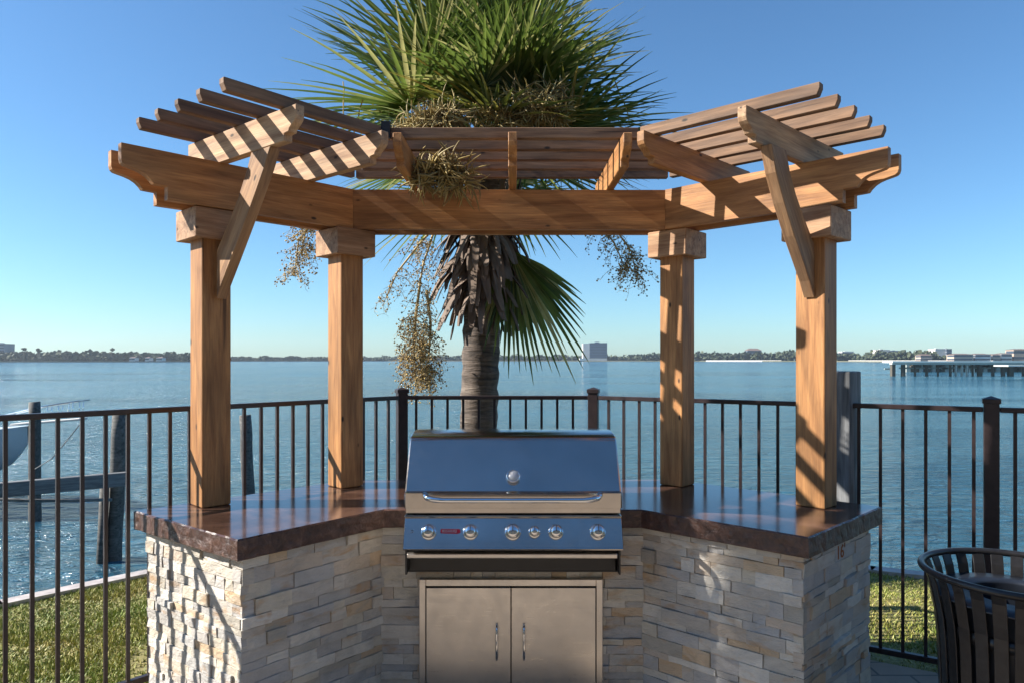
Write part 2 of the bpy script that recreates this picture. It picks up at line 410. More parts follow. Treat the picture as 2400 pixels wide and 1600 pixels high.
# core of the walls: front faces set back from the stone
core = inset(full, .075)
def wall_core(a, b_, z0, z1, mb, th=.08):
    L = (b_-a).length; mb.box(0, L, 0, th, z0, z1, frame((a.x,a.y,0),(b_.x,b_.y,0)))
sp = inset(full, .048)
def stone_wall(a, b_, z0, z1, seed, holes=(), over0=0, over1=0):
    """rows of split-face stones; local x along the wall, -y outwards"""
    rr = random.Random(seed); mb = MB(); Mx = frame((a.x,a.y,0),(b_.x,b_.y,0)); L = (b_-a).length
    z = z1
    while z > z0:
        h = rr.choice((.030,.036,.042,.048,.052,.058,.064)); zb = max(z-h, z0)
        if zb-z0 < .015: zb = z0
        x = -over0*rr.uniform(.2,1); off = 0
        xe = L + over1*rr.uniform(.2,1)
        while x < xe:
            l = rr.uniform(.05,.24); x2 = x+l
            if xe-x2 < .035: x2 = xe
            segs = [(x, x2)]
            for hx0, hx1, hz0, hz1 in holes:
                if zb < hz1 and z > hz0:
                    ns = []
                    for s0, s1 in segs:
                        if s1 <= hx0 or s0 >= hx1: ns.append((s0, s1))
                        else:
                            if s0 < hx0: ns.append((s0, hx0))
                            if s1 > hx1: ns.append((hx1, s1))
                    segs = ns
            for s0, s1 in segs:
                if s1-s0 < .008: continue
                zz0, zz1 = zb, z
                for hx0, hx1, hz0, hz1 in holes:      # rows cut over the top of an opening
                    if s1 > hx0 and s0 < hx1 and zb < hz1 < z: zz0 = hz1
                pr = -rr.uniform(.004,.013) if rr.random() > .12 else -rr.uniform(.012,.021)
                fl = seed == 15 and s1 > .27 and s0 < .48 and zz1 > .71
                if fl: pr = -.012
                g_ = .0009
                j = (lambda: 0) if fl else (lambda: rr.uniform(-.0025,.0025))
                t1, t2 = (0, 0) if fl else (rr.uniform(-.004,.004), rr.uniform(-.004,.004))
                V = [(s0+g_, .03, zz0+g_), (s1-g_, .03, zz0+g_), (s1-g_, .03, zz1-g_), (s0+g_, .03, zz1-g_)]
                FV = [(s0+g_, pr+t1+j(), zz0+g_), (s1-g_, pr+t2+j(), zz0+g_), (s1-g_, pr+t2+j(), zz1-g_), (s0+g_, pr+t1+j(), zz1-g_)]
                nx = max(1, int((s1-s0)/.05)); 
                top = []; bot = []
                for k in range(nx+1):
                    t = k/nx; jj = rr.uniform(-.0045,.0045) if 0 < k < nx and not fl else 0
                    bot.append(Vector(FV[0]).lerp(Vector(FV[1]), t)+Vector((0,jj,rr.uniform(-.002,.002) if 0<k<nx else 0))); top.append(Vector(FV[3]).lerp(Vector(FV[2]), t)+Vector((0,jj+(0 if fl else rr.uniform(-.003,.003)),rr.uniform(-.002,.002) if 0<k<nx else 0)))
                pts_ = [Mx @ Vector(q) for q in V] + [Mx @ q for q in bot] + [Mx @ q for q in top]
                fs_ = [(4+k, 5+k, 6+nx+k, 5+nx+k) for k in range(nx)]
                fs_ += [(0, 4, 5+nx, 3), (4+nx, 1, 2, 5+2*nx), tuple([0, 1]+[4+nx-k for k in range(nx+1)]), tuple([2, 3]+[5+nx+k for k in range(nx+1)])]
                mb.add(pts_, fs_)
            x = x2
        z = zb
    return mb
walls = [(0,1,'L_end'),(1,2,'L_wing'),(2,3,'mid'),(3,4,'R_wing'),(4,5,'R_end'),(5,6,'bR'),(6,7,'b'),(7,0,'bL')]
DZ1 = .58; DX0, DX1 = (-.437+.619), (.427+.619)       # door opening in local x of the middle wall
gl0, gl1 = (-.487-sp[2].x), (.497-sp[2].x)
dx0, dx1 = (-.437-sp[2].x), (.427-sp[2].x)
corem = MB()
for k, (i, j, nm) in enumerate(walls):
    holes = ()
    if nm == 'mid': holes = ((gl0, gl1, .648, 2), (dx0+.02, dx1-.02, -.01, DZ1-.02))
    ov = {'L_end':(0,.012),'L_wing':(.012,0),'mid':(0,0),'R_wing':(0,.012),'R_end':(.012,0)}.get(nm,(0,0))
    wl = stone_wall(sp[i], sp[j], 0, CB-.001, 11+k, holes, *ov)
    wl.build('stone_wall', M_stone, isl)
    if nm == 'mid':
        a, b_ = core[i], core[j]; L = (b_-a).length; Mx = frame((a.x,a.y,0),(b_.x,b_.y,0))
        corem.box(0, dx0+.03, 0, .08, 0, CB-.002, Mx); corem.box(dx1+.0, L, 0, .08, 0, CB-.002, Mx); corem.box(dx0+.031, dx1-.001, 0, .08, DZ1-.01, .64, Mx)
    else:
        wall_core(core[i], core[j], 0, CB-.002, corem)
corem.build('backing_block', M_mortar, isl)
# steel access doors
DY = 3.305
fr = MB(); X0, X1, Z1 = -.437, .427, .580; x0, x1, z1 = -.405, .395, .546
fr.box(X0, x0, DY, DY+.05, .02, Z1); fr.box(x1, X1, DY, DY+.05, .02, Z1); fr.box(x0, x1, DY, DY+.05, z1, Z1); fr.box(x0, x1, DY, DY+.05, .02, .05)
fr.build('door_frame', M_door, isl, bevel=.003)
bx = MB(); bx.box(x0, x1, DY+.03, DY+.3, .05, z1); bx.build('cabinet_interior', M_dark, isl)
for s, (a, c) in ((-1, (x0+.003, -.0065)), (1, (-.0025, x1-.003))):
    d = MB(); d.box(a, c, DY-.006, DY+.018, .055, z1-.004)
    dd = d.build('cabinet_door', M_door, isl, bevel=.002)
    hx = -.071 if s < 0 else .056
    h = MB(); pts = [(hx, DY-.008, .372), (hx, DY-.022, .368), (hx, DY-.034, .352), (hx, DY-.038, .33), (hx, DY-.038, .245), (hx, DY-.034, .226), (hx, DY-.022, .212), (hx, DY-.008, .208)]
    h.tube(pts, .0055, 10); h.build('door_handle', M_chrome, dd)
# rusty number on the right end wall
def text_mesh(name, s, size, M, m, parent, ext=.0008, shear=0):
    cu = bpy.data.curves.new(name, 'FONT'); cu.body = s; cu.size = size; cu.extrude = ext; cu.align_x = 'CENTER'; cu.align_y = 'CENTER'; cu.shear = shear; cu.resolution_u = 3
    t = bpy.data.objects.new(name, cu); dg = bpy.context.evaluated_depsgraph_get(); col.objects.link(t); bpy.context.view_layer.update()
    me = bpy.data.meshes.new_from_object(t.evaluated_get(bpy.context.evaluated_depsgraph_get())); bpy.data.objects.remove(t)
    me.materials.clear(); me.materials.append(m); me.name = name
    o = bpy.data.objects.new(name, me); col.objects.link(o); o.parent = parent
    W = M
    o.matrix_basis = (wm(parent)).inverted() @ W
    return o
a, b_ = sp[4], sp[5]; Mx = frame((a.x,a.y,0),(b_.x,b_.y,0)); 
Mt = Mx @ Matrix.Translation((.375, -.0135, .765)) @ Matrix.Rotation(R(90), 4, 'X')
text_mesh('painted_number', "16'", .085, Mt, M_rust, isl, .0008)['label'] = 'rust orange number 16 on the stone'

# ------------------------------------------------------------------ grill
gr_ = empty('gas_grill', (.005,3.4,CB-.17), 'stainless steel built-in gas grill with closed hood, thermometer and six knobs', 'grill')
HX0, HX1 = -.478, .488
hp = [(3.12,.953),(3.12,1.018),(3.128,1.021),(3.145,1.024),(3.180,1.075),(3.215,1.125),(3.25,1.175),(3.28,1.216),(3.296,1.234),(3.316,1.247),(3.345,1.256),(3.40,1.262),(3.50,1.264),(3.60,1.258),(3.66,1.235),(3.69,1.19),(3.70,.953)]
hd = MB(); nP = len(hp)
xs = (HX0, HX0+.006, HX1-.006, HX1); ins_ = (.006, 0, 0, .006)
vs = []
for x, i_ in zip(xs, ins_):
    for y, z in hp: vs.append((x, y + (i_ if y < 3.5 else -i_)*.6, z - (i_*.6 if z > .96 else 0)))
fs = []; sm = []
for k in range(3):
    for i in range(nP-1): fs.append((k*nP+i, k*nP+i+1, (k+1)*nP+i+1, (k+1)*nP+i))
fs.append(tuple(range(nP))); fs.append(tuple(3*nP+i for i in range(nP-1,-1,-1)))
hd.add(vs, fs)
hood = hd.build('hood', M_steel, gr_, normals=True)
hood.data.polygons.foreach_set('use_smooth', [len(p_.vertices) == 4 for p_ in hood.data.polygons])
try: hood.data.set_sharp_from_angle(angle=R(25))
except Exception: pass
h = MB(); hz = 1.000; hy = 3.055
h.tube([(-.385,3.118,hz+.014),(-.380,3.09,hz+.012),(-.368,3.066,hz+.008),(-.34,hy,hz+.003),(-.30,hy-.003,hz),(0,hy-.004,hz),(.31,hy-.003,hz),(.345,hy,hz+.003),(.373,3.066,hz+.008),(.385,3.09,hz+.012),(.390,3.118,hz+.014)], [.013,.013,.013,.0125,.0115,.011,.0115,.0125,.013,.013,.013], 14)
h.build('hood_handle', M_chrome, hood)
# thermometer on the sloped face
nrm = Vector((0,-.82,.573)).normalized(); tc = at(1203,1117,3.178)
Mt = Matrix.Translation(tc - nrm*.0) @ nrm.to_track_quat('Z','Y').to_matrix().to_4x4()
t = MB(); t.lathe([(.0,-.012),(.033,-.012),(.033,.008),(.030,.015),(.027,.016),(.026,.012)], Mt, 28)
th = t.build('thermometer', M_chrome, hood, normals=True)
t = MB(); t.lathe([(.0001,.0121),(.0255,.0121),(.0255,.0135),(.0001,.0137)], Mt, 28); t.box(-.001,.001,0,.018,.0138,.0145,Mt); t.build('gauge_face', M_glass, th)
# firebox rim, control panel, drip tray
fb = MB(); fb.box(HX0+.004, HX1-.004, 3.135, 3.70, .925, .9515); 
fb.box(HX0+.012, HX1-.012, 3.30, 3.69, .66, .9245)
fbo = fb.build('firebox', M_steel, gr_, bevel=.002)
cpn = MB(); PT = (3.118,.9225); PB = (3.062,.790)
cpn.prism([(PT[0]-.012,PT[1]),(PT[0]-.014,PT[1]-.006),(PT[0],PT[1]-.010),(PB[0],PB[1]+.004),(PB[0]-.006,PB[1]-.002),(PB[0]-.002,PB[1]-.008),(3.295,PB[1]-.008),(3.295,PT[1])], HX0+.004, HX1-.004, 'x')
panel = cpn.build('control_panel', M_steel, gr_, bevel=.0012, normals=True)
pn = Vector((0, -(PT[1]-PB[1]), (PT[0]-PB[0]))).normalized()
def on_panel(px, py):
    t_ = (py-1211)/(1282-1211); y = PT[0]+(PB[0]-PT[0])*t_; z = PT[1]-.01+(PB[1]+.004-PT[1]+.01)*t_
    return Vector(((px-1200)*y/F, y, z))
for kx, sz in ((392,1),(640,1),(890,1.05),(1018,.78),(1145,.98),(1393,1.03)):
    c = on_panel(850+kx/2.529, 1246); Mk = Matrix.Translation(c) @ pn.to_track_quat('Z','Y').to_matrix().to_4x4()
    kb = MB(); kb.lathe([(.0,-.003),(.034*sz,-.003),(.034*sz,.004),(.031*sz,.007),(.024*sz,.008)], Mk, 28)
    knob = kb.build('knob', M_chrome, panel, normals=True)
    k2 = MB(); k2.lathe([(.0001,.006),(.0245*sz,.006),(.0265*sz,.016),(.0265*sz,.026),(.0245*sz,.034),(.018*sz,.040),(.009*sz,.043),(.0001,.0435)], Mk @ Matrix.Scale(1.12, 4, (0,1,0)), 28)
    k2.box(-.002*sz,.002*sz,-.004,.023*sz,.030,.0435,Mk)
    k2.build('knob_grip', M_chrome, knob, normals=True)
# badge
c = on_panel(1055, 1244); Mk = Matrix.Translation(c) @ Matrix(((1,0,0,0),(0,-pn.z,pn.y,0),(0,0,0,0),(0,0,0,1))) if False else None
xa = Vector((1,0,0)); ya = pn.cross(xa).normalized()
Mk = Matrix(((xa.x,ya.x,pn.x,c.x),(xa.y,ya.y,pn.y,c.y),(xa.z,ya.z,pn.z,c.z),(0,0,0,1)))
bd = MB(); bd.prism([(-.042,-.009),(.028,-.011),(.034,-.013),(.036,-.009),(.046,-.008),(.045,.004),(.04,.009),(-.036,.010),(-.042,.007)], .0, .0028, 'z', Mk)
badge = bd.build('badge', M_red, panel, normals=True)
text_mesh('badge_lettering', 'BSSAIUQ', .0165, Mk @ Matrix.Translation((-.003,0,.0034)), M_lettering, badge, .0003)
sw = MB(); c2 = on_panel(965,1245); Mk2 = Matrix.Translation(c2-c) @ Mk
sw.tube([Mk2 @ Vector(q) for q in ((-.004,.006,.001),(.004,.005,.001),(.006,-.001,.001),(.001,-.006,.001),(-.005,-.004,.001))], .0013, 6); sw.build('igniter_mark', M_dark, panel)
bz = MB(); bz.box(HX0+.012, HX1-.018, 3.20, 3.298, .652, .78); bz.build('tray_recess', M_dark, gr_)
tr = MB(); tr.prism([(3.105,.758),(3.098,.754),(3.098,.738),(3.105,.734),(3.196,.742),(3.196,.752)], HX0+.016, HX1-.024, 'x'); tr.build('drip_tray', M_door, gr_, bevel=.002, normals=True)
ss = MB()
for s in (HX0+.003, HX1-.013): ss.box(s, s+.008, 3.13, 3.30, .655, .781)
ss.box(HX0+.003, HX1-.005, 3.198, 3.30, .646, .6515); ss.build('side_trim', M_dark, gr_)
rb = MB(); rb.prism([(3.30,1.0),(3.30,.96),(3.325,.96),(3.33,1.05),(3.31,1.072),(3.29,1.062),(3.275,1.04),(3.285,1.015)], HX0-.012, HX0-.004, 'x'); rb.build('spit_bracket', M_white, gr_, normals=True)

# ------------------------------------------------------------------ pergola
pg = empty('pergola', (0,3.6,CT), 'cedar pergola with four posts and slatted roof over the kitchen counter', 'pergola')
def board(name, p0, p1, th, h, m, prof=None, parent=pg, bev=.004, prof_end=None, m0=0, m1=0):
    """p0->p1 along the bottom centre line; prof: outline of the start end as (u, depth below top)"""
    p0 = Vector(p0); p1 = Vector(p1); L = (p1-p0).length; Mx = frame(p0, p1); mb = MB()
    P = []
    if prof: P += [(u, h-d) for u, d in prof]
    else: P += [(0,h),(0,0)]
    if prof_end: P += [(L-u, h-d) for u, d in reversed(prof_end)]
    else: P += [(L,0),(L,h)]
    mb.prism(P, -th/2, th/2, 'y')
    mb.v = [(x + (m1*y if x > L-1e-4 else (m0*y if x < 1e-4 else 0)), y, z) for x, y, z in mb.v]
    return mb.build(name, m, parent, Mx, bevel=bev, normals=True)
uL = Vector((-.694,-.720)); uL.normalize(); uR = Vector((.712,-.702)); uR.normalize()
nL = Vector((-uL.y, uL.x)); nL = nL if nL.y < 0 else -nL         # towards the viewer side
nR = Vector((-uR.y, uR.x)); nR = nR if nR.y < 0 else -nR
posts = [(Vector((-1.46,3.41)), math.atan2(-uL.y,-uL.x)), (Vector((-.925,3.912)), math.atan2(-uL.y,-uL.x)), (Vector((.928,3.955)), math.atan2(uR.y,uR.x)), (Vector((1.463,3.385)), math.atan2(uR.y,uR.x))]
BZ = 2.32
for k, (c, a) in enumerate(posts):
    ad = (0, -.02, .03, -.04)[k]
    rot = Matrix.Rotation(a+ad, 4, 'Z')
    z0 = CT+.001; h = 2.177-z0
    # post: local x runs up the post
    Mx = Matrix.Translation((c.x,c.y,z0)) @ rot @ Matrix.Rotation(R(-90), 4, 'Y')
    mb = MB(); mb.box(0, h+.02, -.07, .07, -.07, .07); mb.build('post', M_post, pg, Mx, bevel=.006, seg=2)
    # built-up cap: four mitred boards
    q = .118; w_ = .022; Mc = Matrix.Translation((c.x,c.y,2.176)) @ rot
    cap = MB()
    for t in range(4):
        Mr = Mc @ Matrix.Rotation(R(90)*t, 4, 'Z')
        vs = [(-q,-q,0),(q,-q,0),(q-w_,-q+w_,0),(-q+w_,-q+w_,0)]
        vs += [(x,y,.143) for x,y,_ in vs]
        cap.add([Mr @ Vector(v) for v in vs], [(3,2,1,0),(4,5,6,7),(0,1,5,4),(1,2,6,5),(2,3,7,6),(3,0,4,7)])
    Mb = Matrix.Translation((c.x,c.y,2.176)) @ rot
    cap.box(-q+w_+.001, q-w_-.001, -q+w_+.001, q-w_-.001, .004, .139, Mb)
    Mi = Mb.inverted(); cap.v = [tuple(Mi @ Vector(v)) for v in cap.v]
    cap.build('post_cap', M_cap, pg, Mb, bevel=.003)
ogee = [(0,0),(0,.070),(.004,.084),(.014,.093),(.035,.098),(.06,.103),(.085,.111),(.105,.122),(.122,.138),(.132,.152),(.150,.153),(.190,.154),(.190,.215)]
ogee_r = [(0,0),(0,.045),(.006,.062),(.018,.074),(.034,.083),(.048,.093),(.055,.106),(.072,.107),(.086,.109),(.086,.14)]
cL = Vector((-.875,3.86)); cR = Vector((.845,3.87)); TH = .04; SEP = .15
LB = 1.165
eL = cL + uL*LB; eR = cR + uR*1.13
BH = .215
for off in (0, SEP):
    # middle beam then wings; back boards are longer by the mitre
    sh = off*math.tan(R(22.5))
    a = Vector((cL.x - sh, cL.y+off)); b_ = Vector((cR.x + sh, cR.y+off))
    # middle
    board('beam', (a.x, a.y, BZ), (b_.x, b_.y, BZ), TH, BH, M_post, bev=.0006, m0=-.42, m1=.42)
    a2 = a + uL*.0008; el = eL - nL*off
    if off: el = el + uL*(-.005)
    o_ = board('beam', (el.x,el.y,BZ+.0012), (a2.x,a2.y,BZ+.0012), TH, BH, M_post, ogee, bev=.0006, m1=.42)
    er = eR - nR*off; b2 = b_ + uR*.0008
    board('beam', (er.x,er.y,BZ+.0012), (b2.x,b2.y,BZ+.0012), TH, BH, M_post, ogee, bev=.0006, m1=-.42)
RZ = BZ+BH+.001; RH = .14
raf = [((-.887,2.95),(-1.60,3.522)), ((-.592,3.288),(-1.34,3.91)), ((-.54,3.31),(-.52,4.30)), ((.003,3.30),(.003,4.30)), ((.545,3.31),(.53,4.30)), ((.600,3.288),(1.34,4.02)), ((.968,2.964),(1.70,3.655))]
for k, (s, e) in enumerate(raf):
    s = Vector(s); e = Vector(e)
    board('rafter', (s.x,s.y,RZ), (e.x,e.y,RZ), .042, RH, M_raft if k in (0,1,6) else (M_post if k in (2,3,4,5) else M_raft), ogee_r, bev=.003)
SZ = RZ+RH+.001; SH = .052; ST = .040
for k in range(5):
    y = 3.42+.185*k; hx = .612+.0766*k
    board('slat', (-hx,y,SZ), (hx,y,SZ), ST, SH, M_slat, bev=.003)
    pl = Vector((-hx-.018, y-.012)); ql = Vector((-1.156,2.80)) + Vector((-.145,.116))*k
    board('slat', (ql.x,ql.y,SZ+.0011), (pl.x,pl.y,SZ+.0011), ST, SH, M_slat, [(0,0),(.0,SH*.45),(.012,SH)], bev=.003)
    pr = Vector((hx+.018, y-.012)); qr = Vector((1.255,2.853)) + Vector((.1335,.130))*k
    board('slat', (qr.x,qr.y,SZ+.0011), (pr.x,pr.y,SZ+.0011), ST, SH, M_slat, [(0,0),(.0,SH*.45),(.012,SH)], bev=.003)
bk_ = MB(); bk_.box(-.628,-.585,3.375,3.40,SZ-.005,SZ+SH+.022); bk_.build('bracket', M_dark, pg)
# braces from the outer posts to the rafters
def brace(c, r0, r1, sgn):
    d = (Vector(r0)-Vector(r1)).normalized(); st = c + d*.078
    o3 = (st.x, st.y, 0); Mx = frame(o3, (st.x+d.x, st.y+d.y, 0))
    outl = [(0,1.895),(.03,1.945),(.12,2.062),(.22,2.195),(.32,2.33),(.40,2.445),(.452,2.535),(.30,2.535),(.262,2.46),(.19,2.35),(.10,2.235),(0,2.125)] if sgn < 0 else \
           [(0,1.90),(.05,1.975),(.12,2.06),(.21,2.165),(.31,2.30),(.385,2.42),(.43,2.535),(.29,2.535),(.25,2.44),(.19,2.35),(.10,2.25),(0,2.15)]
    # local x axis along the board for the grain
    org = Mx @ Vector((0,0,1.9)); tip = Mx @ Vector((.45,0,2.53)); Mb = frame(org, tip); mi = Mb.inverted()
    mb = MB(); mb.prism(outl, -.026, .026, 'y', Mx); mb.v = [tuple(mi @ Vector(v)) for v in mb.v]
    mb.build('brace', M_brace, pg, Mb, bevel=.003, normals=True)
brace(Vector((-1.445,3.405)), raf[0][0], raf[0][1], -1)
brace(Vector((1.463,3.385))+Vector((-.0,.0)), raf[6][0], raf[6][1], 1)

# ------------------------------------------------------------------ fence
fn = empty('metal_fence', (0,4.66,0), 'dark bronze metal railing with thin balusters around the lawn edge', 'fence')
FT = 1.372; FBm = .03
def frail(a, b_, z0, z1, th, name):
    L = (b_-a).length; mb = MB(); mb.box(0, L, -th/2, th/2, 0, z1-z0); mb.build(name, M_fence, fn, frame((a.x,a.y,z0),(b_.x,b_.y,z0)), bevel=.003)
for a, b_ in ((FA2,FB),(FB,FC),(FC,FE),(FE,FE2)):
    e = (b_-a).normalized()*.035
    frail(a+e, b_-e, FT-.026, FT, .040, 'top_rail'); frail(a+e, b_-e, FBm, FBm+.03, .032, 'bottom_rail')
bal = MB(); bal.box(-.008,.008,-.008,.008, 0, FT-.026-FBm-.03+.002)
def balusters(a, b_, step, first, skip=None):
    d = (b_-a).normalized(); L = (b_-a).length; s = first; ang = math.atan2(d.y,d.x)
    while s < L-.04:
        q = a+d*s; bal_o = bpy.data.objects.new('baluster', bal_me); col.objects.link(bal_o); bal_o.parent = fn
        bal_o.matrix_basis = Matrix.Translation((q.x-fn.location.x, q.y-fn.location.y, FBm+.029)) @ Matrix.Rotation(ang, 4, 'Z'); s += step
tmp = bal.build('baluster', M_fence, fn); bal_me = tmp.data; bpy.data.objects.remove(tmp)
def s_on(a, d, px):      # distance along the line from a at which it crosses the photograph column px
    k = (px-1200)/F; return (k*a.y - a.x)/(d.x - k*d.y)
dBA = (FA-FB).normalized(); balusters(FB, FA2, .0985, s_on(FB, dBA, 910) if s_on(FB, dBA, 910) > .05 else .07)
balusters(FB, FC, .1037, (975.5-1200)*4.66/F-FB.x)
dCE = (FE-FC).normalized(); s1 = s_on(FC, dCE, 2282.2); s0 = s_on(FC, dCE, 1652.6); stp = (s1-s0)/15; 
nb = round((s1-s0)/.104); stp = (s1-s0)/nb; balusters(FC, FE, stp, s0 - stp*int((s0-.05)/stp))
balusters(FE, FE2, stp, .098)
def fpost(c, ang, w_=.066):
    mb = MB(); mb.box(-w_/2,w_/2,-w_/2,w_/2,-.06,FT+.03)
    Mx = Matrix.Translation((c.x,c.y,0)) @ Matrix.Rotation(ang, 4, 'Z')
    po = mb.build('post', M_fence, fn, Mx, bevel=.003)
    c_ = MB(); h = w_/2+.006; z = FT+.03
    vs = [(-h,-h,z-.012),(h,-h,z-.012),(h,h,z-.012),(-h,h,z-.012),(-h,-h,z+.012),(h,-h,z+.012),(h,h,z+.012),(-h,h,z+.012),(0,0,z+.026)]
    c_.add(vs, [(3,2,1,0),(0,1,5,4),(1,2,6,5),(2,3,7,6),(3,0,4,7),(4,5,8),(5,6,8),(6,7,8),(7,4,8)])
    c_.build('post_cap', M_fence, po, Mx, bevel=.002)
fpost(FB, R(24)); fpost(FC, R(-15)); fpost(FE, math.atan2(dR.y,dR.x)); fpost(FA2, 0); fpost(FE2, 0)

# ------------------------------------------------------------------ grey square pole behind the right post
c = Vector((1.835,3.93)); mb = MB(); mb.box(0, 1.545+.06, -.08,.08,-.08,.08)
o = mb.build('timber_pole', M_grey, None, Matrix.Translation((c.x,c.y,-.06)) @ Matrix.Rotation(math.atan2(uR.y,uR.x)-.05,4,'Z') @ Matrix.Rotation(R(-90),4,'Y'), bevel=.008, seg=2)
tag(o, 'weathered grey square timber pole standing behind the right outer pergola post', 'pole')

# ------------------------------------------------------------------ trash can
TC = Vector((1.875, 2.60)); TZ = .82
can = empty('trash_can', (TC.x,TC.y,0), 'black slatted metal litter bin with flared rim in front of the right fence', 'trash can')
rim = MB(); rim.tube([(TC.x+.315*math.cos(t), TC.y+.315*math.sin(t), TZ) for t in [2*math.pi*k/64 for k in range(65)]], .0135, 10, False); rim.build('rim', M_can, can)
for zz, rr_ in ((.62,.262),(.12,.243)):
    hb = MB(); hb.lathe([(rr_-.008,zz-.02),(rr_-.002,zz-.02),(rr_-.002,zz+.02),(rr_-.008,zz+.02)], Matrix.Translation((TC.x,TC.y,0)), 48); hb.f = hb.f[:-2]; hb.smooth = hb.smooth[:-2]; hb.build('hoop', M_can, can)
NS = 28
prof = [(.310,TZ-.006),(.296,TZ-.045),(.285,TZ-.10),(.272,TZ-.17),(.264,TZ-.26),(.258,TZ-.40),(.252,TZ-.56),(.248,.05)]
for k in range(NS):
    a = 2*math.pi*(k+.35)/NS; mb = MB(); vs = []
    for r_, z in prof:
        hw = .0215 if z > .3 else .019
        for rr_, s in ((r_, -1), (r_, 1), (r_-.006, 1), (r_-.006, -1)):
            v = Vector((rr_, s*hw, z)); vs.append((TC.x+v.x*math.cos(a)-v.y*math.sin(a), TC.y+v.x*math.sin(a)+v.y*math.cos(a), z))
    fs = []
    for i in range(len(prof)-1):
        for j in range(4): fs.append((i*4+j, i*4+(j+1) % 4, (i+1)*4+(j+1) % 4, (i+1)*4+j))
    fs += [(0,1,2,3), tuple(4*(len(prof)-1)+j for j in (3,2,1,0))]
    mb.add(vs, fs); mb.build('slat', M_can, can, bevel=.0015)
ln = MB(); ln.lathe([(.215,.04),(.238,.60),(.262,.725),(.285,.733),(.285,.739),(.16,.745),(.158,.735),(.17,.70),(.165,.60)], Matrix.Translation((TC.x,TC.y,0)), 48); ln.f = ln.f[:-1]; ln.smooth = ln.smooth[:-1]; ln.build('liner', M_liner, can, normals=True)
bs_ = MB(); bs_.lathe([(.0,.01),(.25,.01),(.25,.045),(.0,.045)], Matrix.Translation((TC.x,TC.y,0)), 40); bs_.build('base_plate', M_can, can)

# ------------------------------------------------------------------ palms
def strip(mb, pts, widths, side, fold=.35):
    """folded leaf strip: pts centre line, side vectors"""
    vs = []; fs = []
    for i, (p_, w_) in enumerate(zip(pts, widths)):
        d = (pts[min(i+1,len(pts)-1)] - pts[max(i-1,0)]).normalized(); s = side - d*side.dot(d)
        s = s.normalized() if s.length > 1e-6 else d.orthogonal().normalized(); n_ = s.cross(d)
        vs += [p_ - s*w_ + n_*w_*fold, p_, p_ + s*w_ + n_*w_*fold]
    for i in range(len(pts)-1):
        a = i*3; fs += [(a, a+1, a+4, a+3), (a+1, a+2, a+5, a+4)]
    mb.add(vs, fs, True)
def frond(base, d, pet, rad, nseg, droop, rr, twist=0, spread=118, narrow=1.0, wmax=.0165, jn=.40):
    mb = MB(); d = d.normalized(); up = Vector((0,0,1))
    side = d.cross(up); side = side.normalized() if side.length > .05 else Vector((math.cos(twist), math.sin(twist), 0))
    side = (Matrix.Rotation(rr.uniform(-.45,.45)+twist, 3, d) @ side)
    pts = []; p_ = base.copy(); dd = d.copy()
    for k in range(6):
        pts.append(p_.copy()); dd = (dd + Vector((0,0,-1))*droop*.05).normalized(); p_ = p_ + dd*pet/5
    tip = pts[-1]; mb.tube(pts, [.015,.012,.010,.009,.008,.007], 5)
    nrm_ = side.cross(dd).normalized()
    for k in range(nseg):
        t = (k+.5)/nseg*2-1; ang = R(spread)*t
        L = rad*(1-.34*abs(t)**1.6)*rr.uniform(.80,1.12)
        sd = (dd*math.cos(ang) + side*math.sin(ang)).normalized()
        sd = (sd + nrm_*(.28*abs(t)+rr.uniform(-.05,.05))).normalized()
        w0 = L*math.tan(R(spread)/nseg)*.5*narrow
        ps = []; ws = []; q = tip.copy(); v = sd.copy()
        ns = 8; g_ = droop*rr.uniform(.6,1.4)
        for i in range(ns):
            u = i/(ns-1); ps.append(q.copy())
            ws.append(max(.0012, min(w0*2.3*u/.5 if u < jn else 9, wmax*(1 if u < jn else (1-(u-jn)/(1-jn))**.75))))
            v = (v + Vector((0,0,-1))*g_*.11*(u**1.5) + Vector((rr.uniform(-1,1),rr.uniform(-1,1),rr.uniform(-1,1)))*.02*u).normalized()
            q = q + v*L/(ns-1)
        s_ = v.cross(nrm_); strip(mb, ps, ws, side*math.cos(ang)-dd*math.sin(ang), rr.uniform(.35,.8))
    return mb
